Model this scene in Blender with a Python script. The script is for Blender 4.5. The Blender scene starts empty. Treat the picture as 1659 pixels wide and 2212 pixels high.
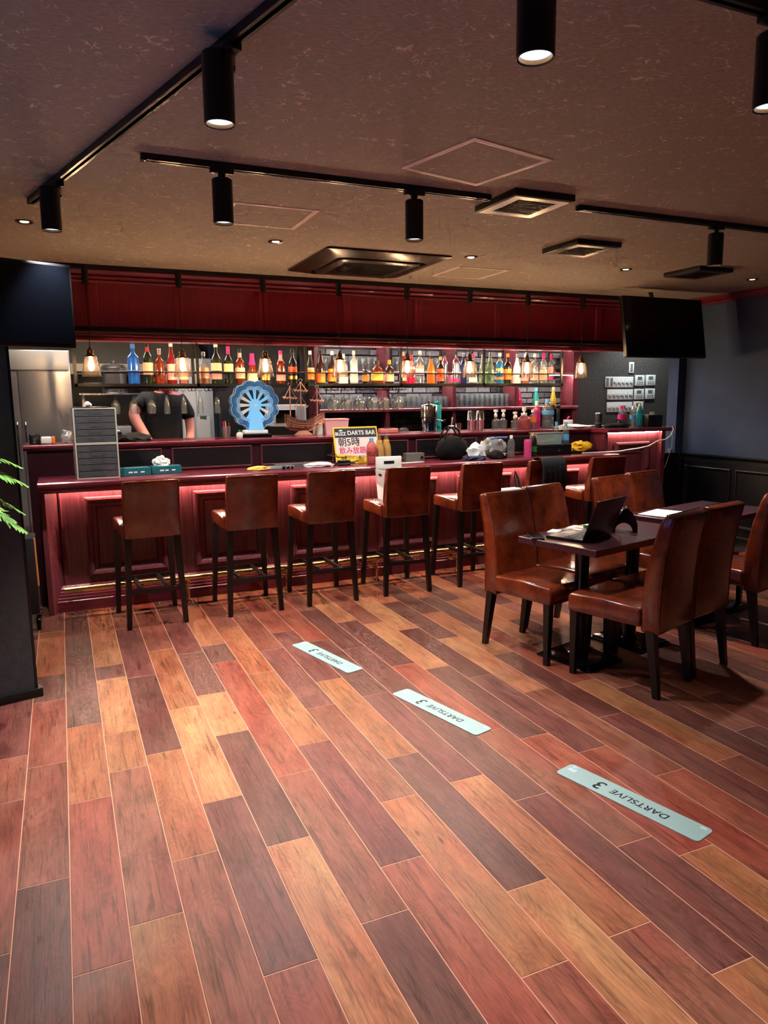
import bpy, bmesh, math, random
from mathutils import Vector, Matrix, noise

random.seed(11)
sc = bpy.context.scene
COL = sc.collection
R = math.radians
PI = math.pi

# ---------------------------------------------------------------- camera
EYE = 1.5
F_PX, PITCH, ROLL, YAW = 1568.2, 0.15528, -0.00965, 0.4149
cy_, sy_, cp_, sp_ = math.cos(YAW), math.sin(YAW), math.cos(PITCH), math.sin(PITCH)
fwd = Vector((sy_ * cp_, cy_ * cp_, -sp_))
right = Vector((cy_, -sy_, 0))
up = right.cross(fwd)
cr_, sr_ = math.cos(ROLL), math.sin(ROLL)
r2 = cr_ * right + sr_ * up
u2 = -sr_ * right + cr_ * up
cam_data = bpy.data.cameras.new('camera')
cam_data.sensor_fit = 'HORIZONTAL'
cam_data.sensor_width = 36.0
cam_data.lens = 36.0 * F_PX / 1659.0
cam_data.clip_start = 0.02
cam = bpy.data.objects.new('camera', cam_data)
COL.objects.link(cam)
mw = Matrix.Identity(4)
for i in range(3):
    mw[i][0] = r2[i]; mw[i][1] = u2[i]; mw[i][2] = -fwd[i]
mw.translation = Vector((0, 0, EYE))
cam.matrix_world = mw
sc.camera = cam

# ---------------------------------------------------------------- world, exposure
world = bpy.data.worlds.new('world')
sc.world = world
world.use_nodes = True
world.node_tree.nodes['Background'].inputs[0].default_value = (0.5, 0.55, 0.7, 1)
world.node_tree.nodes['Background'].inputs[1].default_value = 0.02
sc.view_settings.view_transform = 'Standard'
sc.view_settings.look = 'None'
sc.view_settings.gamma = 1.0
sc.view_settings.use_curve_mapping = False
sc.view_settings.exposure = 0.35
sc.cycles.use_denoising = True
sc.cycles.max_bounces = 5
sc.cycles.diffuse_bounces = 3
sc.cycles.glossy_bounces = 3
sc.cycles.transmission_bounces = 3
sc.cycles.use_adaptive_sampling = True
sc.cycles.adaptive_threshold = 0.11
sc.cycles.adaptive_min_samples = 14
sc.cycles.transparent_max_bounces = 14
sc.cycles.caustics_reflective = False
sc.cycles.caustics_refractive = False
sc.cycles.sample_clamp_indirect = 6.0

# light levels (each lamp's own light is made in its builder)
W_SPOT, W_PENDANT, W_DOWN, W_BACKBAR, W_KITCHEN = 110.0, 16.0, 85.0, 30.0, 15.0
SPOT_COL = (1.0, 0.95, 0.92)
WARM_COL = (1.0, 0.72, 0.42)

def add_light(name, kind, loc, energy, color, rot=(0, 0, 0), size=0.05, size_y=None, spot=None, blend=0.5, parent=None):
    d = bpy.data.lights.new(name, kind)
    d.energy = energy; d.color = color
    if kind == 'AREA':
        d.size = size
        if size_y: d.shape = 'RECTANGLE'; d.size_y = size_y
    else:
        d.shadow_soft_size = size
    if kind == 'SPOT':
        d.spot_size = spot; d.spot_blend = blend
    o = bpy.data.objects.new(name, d)
    o.location = loc; o.rotation_euler = rot
    COL.objects.link(o)
    if parent: o.parent = parent
    return o

# ---------------------------------------------------------------- colour and materials
def lin(c):
    out = []
    for v in c[:3]:
        v = v / 255.0
        out.append(v / 12.92 if v <= 0.04045 else ((v + 0.055) / 1.055) ** 2.4)
    return (out[0], out[1], out[2], 1.0)

MATS = {}
def new_mat(name):
    m = bpy.data.materials.new(name)
    m.use_nodes = True
    MATS[name] = m
    nt = m.node_tree
    return m, nt, nt.nodes, nt.links, nt.nodes['Principled BSDF']

def M(name, col=(200, 200, 200), rough=0.5, metal=0.0, trans=0.0, coat=0.0, emit=None, estr=0.0, ior=1.45, spec=0.5, var=0.0, vscale=8.0, bump=0.0, bscale=60.0):
    if name in MATS: return MATS[name]
    m, nt, N, L, b = new_mat(name)
    c = lin(col)
    b.inputs['Base Color'].default_value = c
    b.inputs['Roughness'].default_value = rough
    b.inputs['Metallic'].default_value = metal
    b.inputs['Transmission Weight'].default_value = trans
    b.inputs['Coat Weight'].default_value = coat
    b.inputs['Coat Roughness'].default_value = 0.12
    b.inputs['IOR'].default_value = ior
    b.inputs['Specular IOR Level'].default_value = spec
    if emit:
        b.inputs['Emission Color'].default_value = lin(emit)
        b.inputs['Emission Strength'].default_value = estr
    if var > 0 or bump > 0:
        tc = N.new('ShaderNodeTexCoord')
        nz = N.new('ShaderNodeTexNoise'); nz.inputs['Scale'].default_value = vscale; nz.inputs['Detail'].default_value = 5
        L.new(tc.outputs['Object'], nz.inputs['Vector'])
        if var > 0:
            rp = N.new('ShaderNodeValToRGB')
            rp.color_ramp.elements[0].position = 0.3; rp.color_ramp.elements[1].position = 0.7
            rp.color_ramp.elements[0].color = (c[0] * (1 - var), c[1] * (1 - var), c[2] * (1 - var), 1)
            rp.color_ramp.elements[1].color = (min(1, c[0] * (1 + var)), min(1, c[1] * (1 + var)), min(1, c[2] * (1 + var)), 1)
            L.new(nz.outputs['Fac'], rp.inputs['Fac']); L.new(rp.outputs['Color'], b.inputs['Base Color'])
        if bump > 0:
            n2 = N.new('ShaderNodeTexNoise'); n2.inputs['Scale'].default_value = bscale; n2.inputs['Detail'].default_value = 3
            L.new(tc.outputs['Object'], n2.inputs['Vector'])
            bp = N.new('ShaderNodeBump'); bp.inputs['Strength'].default_value = bump; bp.inputs['Distance'].default_value = 0.01
            L.new(n2.outputs['Fac'], bp.inputs['Height']); L.new(bp.outputs['Normal'], b.inputs['Normal'])
    return m

def thin_glass(name, tint=(255, 255, 255), gloss=1.0, rough=0.03, body=0.0, bodycol=(255, 255, 255), edge=0.35):
    """glass wall a few mm thick: clear, tinted towards grazing angles, mirror-like by Fresnel"""
    if name in MATS: return MATS[name]
    m, nt, N, L, b = new_mat(name)
    N.remove(b)
    out = [n for n in N if n.type == 'OUTPUT_MATERIAL'][0]
    tr = N.new('ShaderNodeBsdfTransparent')
    t = lin(tint)
    lw = N.new('ShaderNodeLayerWeight'); lw.inputs['Blend'].default_value = edge
    mc = N.new('ShaderNodeMixRGB')
    mc.inputs[1].default_value = t
    mc.inputs[2].default_value = (t[0] * 0.45, t[1] * 0.45, t[2] * 0.45, 1)
    L.new(lw.outputs['Facing'], mc.inputs[0]); L.new(mc.outputs[0], tr.inputs['Color'])
    gl = N.new('ShaderNodeBsdfGlossy'); gl.inputs['Roughness'].default_value = rough
    gl.inputs['Color'].default_value = (gloss, gloss, gloss, 1)
    # Schlick's reflectance from the facing angle, the same from both sides; two faces of the wall reflect
    lf = N.new('ShaderNodeLayerWeight'); lf.inputs['Blend'].default_value = 0.5
    pw = N.new('ShaderNodeMath'); pw.operation = 'POWER'; pw.inputs[1].default_value = 4.0
    L.new(lf.outputs['Facing'], pw.inputs[0])
    bo = N.new('ShaderNodeMath'); bo.operation = 'MULTIPLY_ADD'; bo.inputs[1].default_value = 0.85; bo.inputs[2].default_value = 0.07; bo.use_clamp = True
    L.new(pw.outputs[0], bo.inputs[0])
    mx = N.new('ShaderNodeMixShader')
    L.new(bo.outputs[0], mx.inputs[0])
    if body > 0:
        df = N.new('ShaderNodeBsdfPrincipled'); df.inputs['Base Color'].default_value = lin(bodycol); df.inputs['Roughness'].default_value = 0.4
        m2 = N.new('ShaderNodeMixShader'); m2.inputs[0].default_value = body
        L.new(tr.outputs[0], m2.inputs[1]); L.new(df.outputs[0], m2.inputs[2]); L.new(m2.outputs[0], mx.inputs[1])
    else:
        L.new(tr.outputs[0], mx.inputs[1])
    L.new(gl.outputs[0], mx.inputs[2]); L.new(mx.outputs[0], out.inputs['Surface'])
    return m

def wood_mat(name, dark, light, grain=(180, 6, 180), rough=0.35, coat=0.3, axis='Z'):
    """stained timber: long fine grain running along one axis"""
    m, nt, N, L, b = new_mat(name)
    tc = N.new('ShaderNodeTexCoord')
    geo = N.new('ShaderNodeNewGeometry')
    mp = N.new('ShaderNodeMapping')
    s = {'Z': (110, 110, 2.2), 'X': (2.2, 110, 110), 'Y': (110, 2.2, 110)}[axis]
    mp.inputs['Scale'].default_value = s
    L.new(geo.outputs['Position'], mp.inputs['Vector'])
    nz = N.new('ShaderNodeTexNoise'); nz.inputs['Scale'].default_value = 1.0; nz.inputs['Detail'].default_value = 4
    L.new(mp.outputs[0], nz.inputs['Vector'])
    n2 = N.new('ShaderNodeTexNoise'); n2.inputs['Scale'].default_value = 2.3; n2.inputs['Detail'].default_value = 3
    L.new(geo.outputs['Position'], n2.inputs['Vector'])
    ad = N.new('ShaderNodeMath'); ad.operation = 'MULTIPLY_ADD'; ad.inputs[1].default_value = 0.35; 
    L.new(n2.outputs['Fac'], ad.inputs[0]); L.new(nz.outputs['Fac'], ad.inputs[2])
    rp = N.new('ShaderNodeValToRGB')
    rp.color_ramp.elements[0].position = 0.45; rp.color_ramp.elements[1].position = 0.9
    rp.color_ramp.elements[0].color = lin(dark); rp.color_ramp.elements[1].color = lin(light)
    L.new(ad.outputs[0], rp.inputs['Fac']); L.new(rp.outputs['Color'], b.inputs['Base Color'])
    b.inputs['Roughness'].default_value = rough
    b.inputs['Coat Weight'].default_value = coat
    b.inputs['Coat Roughness'].default_value = 0.2
    bp = N.new('ShaderNodeBump'); bp.inputs['Strength'].default_value = 0.12; bp.inputs['Distance'].default_value = 0.004
    L.new(nz.outputs['Fac'], bp.inputs['Height']); L.new(bp.outputs['Normal'], b.inputs['Normal'])
    return m

RED = wood_mat('red_wood', (74, 29, 37), (124, 57, 65), axis='Z')
REDX = wood_mat('red_wood_along', (82, 23, 38), (136, 48, 64), axis='X', rough=0.3, coat=0.45)
REDF = wood_mat('fascia_wood', (116, 13, 34), (158, 32, 54), axis='Z')
TABLEW = wood_mat('table_wood', (48, 20, 28), (78, 34, 42), axis='X', rough=0.3, coat=0.4)
BLACKW = M('black_lacquer', (14, 13, 15), 0.4, spec=0.45)
BLACKM = M('black_metal', (10, 10, 11), 0.42, spec=0.5)
BLACKG = M('black_gloss', (6, 6, 7), 0.14)
DARKLEG = M('dark_leg', (17, 12, 11), 0.34, spec=0.55)
BRASS = M('brass', (222, 194, 128), 0.16, metal=1.0)
OLDBRASS = M('old_brass', (120, 88, 52), 0.32, metal=1.0)
STEEL = M('steel', (190, 192, 195), 0.26, metal=1.0)
CHROME = M('chrome', (225, 226, 228), 0.07, metal=1.0)
WHITE = M('white_plastic', (232, 234, 232), 0.4)
PAPER = M('paper', (238, 240, 236), 0.75)
GLASS = thin_glass('clear_glass', (246, 250, 250), body=0.05, bodycol=(245, 250, 250))
PENDGLASS = thin_glass('pendant_glass', (250, 244, 240), edge=0.3, body=0.006, bodycol=(255, 240, 230))
CLEARP = thin_glass('clear_plastic', (238, 244, 248), rough=0.08)
BAGP = thin_glass('bag_plastic', (235, 238, 240), rough=0.2, body=0.28, bodycol=(225, 228, 230))

def leather_mat():
    m, nt, N, L, b = new_mat('brown_leather')
    tc = N.new('ShaderNodeTexCoord'); oi = N.new('ShaderNodeObjectInfo')
    ad = N.new('ShaderNodeVectorMath'); ad.operation = 'ADD'
    cmb = N.new('ShaderNodeCombineXYZ')
    mu = N.new('ShaderNodeMath'); mu.operation = 'MULTIPLY'; mu.inputs[1].default_value = 37.0
    L.new(oi.outputs['Random'], mu.inputs[0]); L.new(mu.outputs[0], cmb.inputs[0]); L.new(mu.outputs[0], cmb.inputs[2])
    L.new(tc.outputs['Object'], ad.inputs[0]); L.new(cmb.outputs[0], ad.inputs[1])
    n1 = N.new('ShaderNodeTexNoise'); n1.inputs['Scale'].default_value = 9; n1.inputs['Detail'].default_value = 6; n1.inputs['Roughness'].default_value = 0.65
    L.new(ad.outputs[0], n1.inputs['Vector'])
    rp = N.new('ShaderNodeValToRGB')
    e = rp.color_ramp.elements
    e[0].position = 0.32; e[0].color = lin((80, 27, 13)); e[1].position = 0.7; e[1].color = lin((138, 57, 25))
    L.new(n1.outputs['Fac'], rp.inputs['Fac']); L.new(rp.outputs['Color'], b.inputs['Base Color'])
    b.inputs['Roughness'].default_value = 0.24
    b.inputs['Coat Weight'].default_value = 0.6; b.inputs['Coat Roughness'].default_value = 0.14
    v = N.new('ShaderNodeTexVoronoi'); v.inputs['Scale'].default_value = 260
    L.new(tc.outputs['Object'], v.inputs['Vector'])
    bp = N.new('ShaderNodeBump'); bp.inputs['Strength'].default_value = 0.05; bp.inputs['Distance'].default_value = 0.002
    L.new(v.outputs['Distance'], bp.inputs['Height']); L.new(bp.outputs['Normal'], b.inputs['Normal'])
    return m
LEATHER = leather_mat()

# ---------------------------------------------------------------- mesh builder
class MB:
    def __init__(self): self.v = []; self.f = []
    def add(self, vs, fs, mtx=None):
        o = len(self.v)
        for p in vs:
            p = Vector(p)
            self.v.append(mtx @ p if mtx is not None else p)
        for f in fs: self.f.append([i + o for i in f])
        return self
    def box(self, x0, y0, z0, x1, y1, z1, mtx=None):
        vs = [(x0, y0, z0), (x1, y0, z0), (x1, y1, z0), (x0, y1, z0), (x0, y0, z1), (x1, y0, z1), (x1, y1, z1), (x0, y1, z1)]
        return self.add(vs, [(0, 3, 2, 1), (4, 5, 6, 7), (0, 1, 5, 4), (1, 2, 6, 5), (2, 3, 7, 6), (3, 0, 4, 7)], mtx)
    def rbox(self, x0, y0, z0, x1, y1, z1, r=0.005, seg=2, mtx=None):
        bm = bmesh.new(); bmesh.ops.create_cube(bm, size=1.0)
        for v in bm.verts:
            v.co = Vector((x0 + (v.co.x + .5) * (x1 - x0), y0 + (v.co.y + .5) * (y1 - y0), z0 + (v.co.z + .5) * (z1 - z0)))
        bmesh.ops.bevel(bm, geom=bm.edges[:], offset=r, segments=seg, profile=0.5, affect='EDGES')
        return self.bm(bm, mtx)
    def bm(self, bm, mtx=None):
        bm.verts.index_update()
        self.add([v.co.copy() for v in bm.verts], [[v.index for v in f.verts] for f in bm.faces], mtx)
        bm.free(); return self
    def lathe(self, prof, seg=16, c=(0, 0, 0), mtx=None, cap=True, squash=(1, 1)):
        vs = []; fs = []
        n = len(prof)
        for (r, z) in prof:
            for i in range(seg):
                a = 2 * PI * i / seg
                vs.append((c[0] + r * math.cos(a) * squash[0], c[1] + r * math.sin(a) * squash[1], c[2] + z))
        for j in range(n - 1):
            for i in range(seg):
                k = (i + 1) % seg
                fs.append((j * seg + i, j * seg + k, (j + 1) * seg + k, (j + 1) * seg + i))
        if cap:
            if prof[0][0] > 1e-5: fs.append(tuple(range(seg - 1, -1, -1)))
            if prof[-1][0] > 1e-5: fs.append(tuple((n - 1) * seg + i for i in range(seg)))
        return self.add(vs, fs, mtx)
    def cyl(self, p0, p1, r0, r1=None, seg=12):
        p0 = Vector(p0); p1 = Vector(p1); r1 = r0 if r1 is None else r1
        d = (p1 - p0); q = d.to_track_quat('Z', 'Y').to_matrix().to_4x4()
        q.translation = p0
        return self.lathe([(r0, 0), (r1, d.length)], seg, mtx=q)
    def tube(self, pts, r, seg=8, closed=False):
        pts = [Vector(p) for p in pts]; n = len(pts)
        vs = []; fs = []
        prev = None
        for i, p in enumerate(pts):
            a = pts[(i - 1) % n] if (closed or i > 0) else pts[i]
            b = pts[(i + 1) % n] if (closed or i < n - 1) else pts[i]
            t = (b - a).normalized()
            if prev is None:
                ref = Vector((0, 0, 1)) if abs(t.z) < 0.9 else Vector((1, 0, 0))
                x = t.cross(ref).normalized()
            else:
                x = (prev - t * prev.dot(t)).normalized()
            prev = x; y = t.cross(x)
            rr = r[i] if isinstance(r, (list, tuple)) else r
            for k in range(seg):
                an = 2 * PI * k / seg
                vs.append(p + x * (rr * math.cos(an)) + y * (rr * math.sin(an)))
        m = n if closed else n - 1
        for i in range(m):
            for k in range(seg):
                j = (i + 1) % n; l = (k + 1) % seg
                fs.append((i * seg + k, i * seg + l, j * seg + l, j * seg + k))
        if not closed:
            fs.append(tuple(range(seg - 1, -1, -1))); fs.append(tuple((n - 1) * seg + k for k in range(seg)))
        return self.add(vs, fs)
    def prism(self, poly, a0, a1, axis='Y', mtx=None):
        """polygon of 2D points extruded along an axis (the other two axes in order)"""
        n = len(poly); vs = []
        for a in (a0, a1):
            for (p, q) in poly:
                vs.append({'X': (a, p, q), 'Y': (p, a, q), 'Z': (p, q, a)}[axis])
        fs = [tuple(range(n - 1, -1, -1)), tuple(range(n, 2 * n))]
        for i in range(n):
            j = (i + 1) % n; fs.append((i, j, n + j, n + i))
        return self.add(vs, fs, mtx)
    def ring(self, x0, x1, z0, z1, prof, y=0.0, mtx=None):
        """mitred rectangular frame in the XZ plane; prof = [(inset, out)], out points to -Y"""
        vs = []; fs = []
        for (ins, out) in prof:
            vs += [(x0 + ins, y - out, z0 + ins), (x1 - ins, y - out, z0 + ins), (x1 - ins, y - out, z1 - ins), (x0 + ins, y - out, z1 - ins)]
        for j in range(len(prof) - 1):
            for i in range(4):
                k = (i + 1) % 4
                fs.append((j * 4 + i, j * 4 + k, j * 4 + 4 + k, j * 4 + 4 + i))
        return self.add(vs, fs, mtx)
    def blob(self, c, s, seed=0, amp=0.25, freq=2.0, sub=3, flat=None, mtx=None):
        bm = bmesh.new(); bmesh.ops.create_icosphere(bm, subdivisions=sub, radius=1.0)
        off = Vector((seed * 3.7, seed * 1.3, seed * 7.1))
        for v in bm.verts:
            d = v.co.normalized()
            k = 1 + amp * (noise.noise(d * freq + off) + 0.6 * noise.noise(d * freq * 2.3 + off) + 0.35 * abs(noise.noise(d * freq * 5 + off)))
            p = d * k
            v.co = Vector((c[0] + p.x * s[0], c[1] + p.y * s[1], c[2] + p.z * s[2]))
            if flat is not None and v.co.z < flat: v.co.z = flat
        return self.bm(bm, mtx)
    def mesh(self, name, mat, smooth=40):
        me = bpy.data.meshes.new(name)
        me.from_pydata([tuple(p) for p in self.v], [], self.f)
        if mat: me.materials.append(mat)
        if smooth:
            me.polygons.foreach_set('use_smooth', [True] * len(me.polygons))
            me.update()
            try: me.set_sharp_from_angle(angle=R(smooth))
            except Exception: pass
        me.update()
        return me
    def build(self, name, mat, parent=None, smooth=40, loc=None, rot=None, label=None):
        o = bpy.data.objects.new(name, self.mesh(name, mat, smooth))
        COL.objects.link(o)
        if parent: o.parent = parent
        if loc: o.location = loc
        if rot: o.rotation_euler = rot
        if label: o['label'] = label
        return o

def tag(o, label=None, cat=None, group=None, kind=None):
    if label: o['label'] = label
    if cat: o['category'] = cat
    if group: o['group'] = group
    if kind: o['kind'] = kind
    return o
def thing(name, label, cat, loc=(0, 0, 0), rotz=0.0, group=None, kind=None):
    o = bpy.data.objects.new(name, None)
    o.empty_display_size = 0.1
    COL.objects.link(o)
    o.location = loc; o.rotation_euler = (0, 0, rotz)
    return tag(o, label, cat, group, kind)
def struct(o):
    o['kind'] = 'structure'; return o
def inst(mesh, name, parent=None, loc=(0, 0, 0), rot=(0, 0, 0), scale=None):
    o = bpy.data.objects.new(name, mesh)
    COL.objects.link(o)
    if parent: o.parent = parent
    o.location = loc; o.rotation_euler = rot
    if scale: o.scale = scale
    return o
def copy_tree(o, parent=None):
    c = o.copy(); COL.objects.link(c); c.parent = parent
    for ch in list(o.children): copy_tree(ch, c)
    return c

# lettering: font outlines turned into flat meshes
def text_mesh(s, size, mat, name='lettering', bold=0.0, align='CENTER', extrude=0.0, shear=0.0, space=1.0):
    cu = bpy.data.curves.new('t', 'FONT')
    cu.body = s; cu.size = size; cu.align_x = align; cu.align_y = 'CENTER'
    cu.extrude = extrude; cu.offset = bold; cu.shear = shear; cu.space_character = space
    o = bpy.data.objects.new('t', cu); COL.objects.link(o)
    dg = bpy.context.evaluated_depsgraph_get(); dg.update()
    me = bpy.data.meshes.new_from_object(o.evaluated_get(dg))
    me.name = name
    me.materials.clear(); me.materials.append(mat)
    bpy.data.objects.remove(o); bpy.data.curves.remove(cu)
    return me
INK = M('ink', (16, 20, 24), 0.5)
T_LOGO = text_mesh('DARTSLIVE', 0.046, INK, bold=0.0006, space=1.06, shear=0.12)
T_THREE = text_mesh('3', 0.085, M('ink_dark', (8, 10, 12), 0.5), bold=0.001, shear=0.12)
SIGN_WHITE = M('sign_white', (225, 228, 226), 0.5)
SIGN_INK = M('sign_ink', (34, 30, 36), 0.5)
SIGN_PINK = M('sign_pink', (214, 20, 110), 0.5)
T_BUZZ = text_mesh('BUZZ', 0.038, SIGN_WHITE, bold=0.001)
T_DARTS = text_mesh('DARTS BAR', 0.050, SIGN_WHITE, bold=0.0012)
T_ASA = text_mesh('朝5時', 0.080, SIGN_INK, bold=0.0, align='LEFT')
T_MADE = [text_mesh(c, 0.036, SIGN_INK, bold=0.0) for c in 'まで']
T_NOMI = text_mesh('飲み放題', 0.062, SIGN_PINK, bold=0.0, align='LEFT')
T_KOE = text_mesh('お声がけください!', 0.033, SIGN_INK, bold=0.0, align='LEFT')

# ================================================================ SETTING
ZC = 2.5            # ceiling height
XR = 6.2            # right wall
X_LEFT, Y_NEAR, Y_BACK = -2.6, -3.2, 7.25

def plank_mat():
    m, nt, N, L, b = new_mat('plank_wood')
    geo = N.new('ShaderNodeNewGeometry'); oi = N.new('ShaderNodeObjectInfo')
    mu = N.new('ShaderNodeMath'); mu.operation = 'MULTIPLY'; mu.inputs[1].default_value = 61.0
    L.new(oi.outputs['Random'], mu.inputs[0])
    cmb = N.new('ShaderNodeCombineXYZ'); L.new(mu.outputs[0], cmb.inputs[0]); L.new(mu.outputs[0], cmb.inputs[1]); L.new(mu.outputs[0], cmb.inputs[2])
    ad = N.new('ShaderNodeVectorMath'); ad.operation = 'ADD'
    L.new(geo.outputs['Position'], ad.inputs[0]); L.new(cmb.outputs[0], ad.inputs[1])
    def mapped(scale):
        mp = N.new('ShaderNodeMapping'); mp.inputs['Scale'].default_value = scale
        L.new(ad.outputs[0], mp.inputs['Vector']); return mp.outputs[0]
    def noise_n(vec, scale, detail, rough=0.5, dist=0.0):
        n = N.new('ShaderNodeTexNoise'); n.inputs['Scale'].default_value = scale; n.inputs['Detail'].default_value = detail
        n.inputs['Roughness'].default_value = rough; n.inputs['Distortion'].default_value = dist
        L.new(vec, n.inputs['Vector']); return n.outputs['Fac']
    def math_n(op, a, bval=None, c=None):
        n = N.new('ShaderNodeMath'); n.operation = op
        for i, x in enumerate((a, bval, c)):
            if x is None: continue
            if isinstance(x, (int, float)): n.inputs[i].default_value = x
            else: L.new(x, n.inputs[i])
        return n.outputs[0]
    low = noise_n(mapped((9.0, 2.2, 1)), 1.0, 2, 0.45, 0.6)
    rings = math_n('SINE', math_n('MULTIPLY', low, 150.0))
    rings = math_n('MULTIPLY_ADD', rings, 0.5, 0.5)
    mid = noise_n(mapped((12, 3.4, 1)), 1.0, 5, 0.62, 0.8)
    fine = noise_n(mapped((170, 9, 1)), 1.0, 3, 0.6)
    smudge = noise_n(mapped((5, 1.6, 1)), 1.0, 3, 0.55, 0.3)
    speck = noise_n(mapped((46, 14, 1)), 1.0, 4, 0.7, 1.2)
    g = math_n('MULTIPLY_ADD', rings, 0.17, -0.42)
    g = math_n('MULTIPLY_ADD', mid, 1.55, g)
    g = math_n('MULTIPLY_ADD', fine, 0.62, g)
    g = math_n('MULTIPLY_ADD', speck, 0.55, g)
    streak = noise_n(mapped((75, 3.2, 1)), 1.0, 4, 0.65, 0.9)
    sr = N.new('ShaderNodeMapRange'); sr.inputs['From Min'].default_value = 0.53; sr.inputs['From Max'].default_value = 0.66
    sr.inputs['To Min'].default_value = 1.0; sr.inputs['To Max'].default_value = 0.52
    L.new(streak, sr.inputs['Value'])
    g = math_n('MULTIPLY', math_n('MAXIMUM', g, 0.18), sr.outputs['Result'])
    g = math_n('MULTIPLY', g, 1.08)          # about 1.0 on average
    hue = N.new('ShaderNodeValToRGB')
    e = hue.color_ramp.elements
    e[0].position = 0.34; e[0].color = (0.92, 0.62, 0.60, 1)
    e[1].position = 0.66; e[1].color = (1.06, 1.22, 1.05, 1)
    L.new(smudge, hue.inputs['Fac'])
    m1 = N.new('ShaderNodeMixRGB'); m1.blend_type = 'MULTIPLY'; m1.inputs[0].default_value = 0.75
    L.new(oi.outputs['Color'], m1.inputs[1]); L.new(hue.outputs['Color'], m1.inputs[2])
    vm = N.new('ShaderNodeVectorMath'); vm.operation = 'SCALE'
    L.new(m1.outputs[0], vm.inputs[0]); L.new(g, vm.inputs['Scale'])
    # knots: rare dark eyes
    vo = N.new('ShaderNodeTexVoronoi'); vo.inputs['Scale'].default_value = 1.0
    L.new(mapped((7.5, 2.4, 1)), vo.inputs['Vector'])
    kn = N.new('ShaderNodeValToRGB')
    k = kn.color_ramp.elements
    k[0].position = 0.02; k[0].color = (0.18, 0.16, 0.17, 1); k[1].position = 0.075; k[1].color = (1, 1, 1, 1)
    L.new(vo.outputs['Distance'], kn.inputs['Fac'])
    m2 = N.new('ShaderNodeMixRGB'); m2.blend_type = 'MULTIPLY'; m2.inputs[0].default_value = 0.75
    L.new(vm.outputs[0], m2.inputs[1]); L.new(kn.outputs['Color'], m2.inputs[2])
    L.new(m2.outputs[0], b.inputs['Base Color'])
    rr = math_n('MULTIPLY_ADD', mid, 0.18, 0.30)
    L.new(rr, b.inputs['Roughness'])
    b.inputs['Specular IOR Level'].default_value = 0.30
    bp = N.new('ShaderNodeBump'); bp.inputs['Strength'].default_value = 0.10; bp.inputs['Distance'].default_value = 0.003
    L.new(fine, bp.inputs['Height']); L.new(bp.outputs['Normal'], b.inputs['Normal'])
    return m
PLANK = plank_mat()
GROUT = M('plank_joint', (196, 140, 112), 0.6)

floor = MB().box(X_LEFT, Y_NEAR, -0.12, 8.6, 9.2, -0.0011).build('floor', GROUT, smooth=0)
struct(floor); tag(floor, 'wide reddish brown wood-look plank floor of the whole bar', 'floor')

TONE = {'d': (0.108, 0.040, 0.031), 'D': (0.080, 0.036, 0.031), 'p': (0.136, 0.044, 0.036), 'm': (0.185, 0.062, 0.040),
        'r': (0.220, 0.056, 0.036), 'o': (0.260, 0.095, 0.046), 'l': (0.330, 0.138, 0.066), 'g': (0.118, 0.056, 0.043)}
ROWS = {  # joints along the row (metres from the viewer) and the tone of each board, nearest first
    -1: ([2.06, 2.916, 3.301, 4.2], 'pmmpd'), 0: ([1.43, 2.344, 3.168, 3.883, 4.265, 5.1], 'pdmmgod'),
    1: ([1.0, 1.894, 2.801, 3.504, 4.507, 5.4], 'mmroggd'), 2: ([1.11, 2.027, 2.988, 3.356, 4.071, 4.282, 4.737], 'momoldoo'),
    3: ([1.37, 2.285, 3.077, 4.032, 4.95], 'mmodpm'), 4: ([0.77, 1.687, 2.594, 3.511, 4.43], 'mrplom'),
    5: ([1.315, 2.232, 3.134, 3.626, 4.292, 5.2], 'oldldpd'), 6: ([0.84, 1.76, 2.667, 4.06, 4.384, 5.3], 'rdmrdop'),
    7: ([1.055, 1.972, 2.886, 3.8, 4.695], 'drpoom'), 8: ([1.403, 2.32, 3.236, 4.15, 5.067], 'rompmo'),
    9: ([0.786, 1.703, 2.618, 3.544, 4.444, 5.36], 'mldoprm'), 10: ([1.423, 2.338, 3.263, 4.18, 5.1], 'mopdro'),
    11: ([1.206, 2.119, 3.04, 3.959, 4.842], 'opdpdm'), 12: ([0.822, 1.739, 2.66, 3.577, 4.472, 5.39], 'mpmrdlm'),
    13: ([1.616, 2.53, 3.453, 4.364, 5.28], 'ordlmo'), 14: ([1.4, 2.322, 3.246, 4.143, 5.06], 'rrpdlm'),
    15: ([1.12, 2.037, 2.955, 3.882, 4.775], 'mrmldo'), 16: ([1.64, 2.558, 3.49, 4.406, 5.32], 'mpdodm'),
    17: ([1.106, 2.023, 2.946, 3.863, 4.78], 'pmorgo'), 18: ([1.875, 2.792, 3.709, 4.626], 'rdmog'),
    19: ([1.27, 2.187, 3.104, 4.021, 4.949], 'mpmdoo'), 20: ([1.622, 2.539, 3.456, 4.373, 5.29], 'pmomdm')}
PW, PL, PX0 = 0.153315, 0.917, -0.229752
GAP = 0.0030
plank_cache = {}
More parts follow.
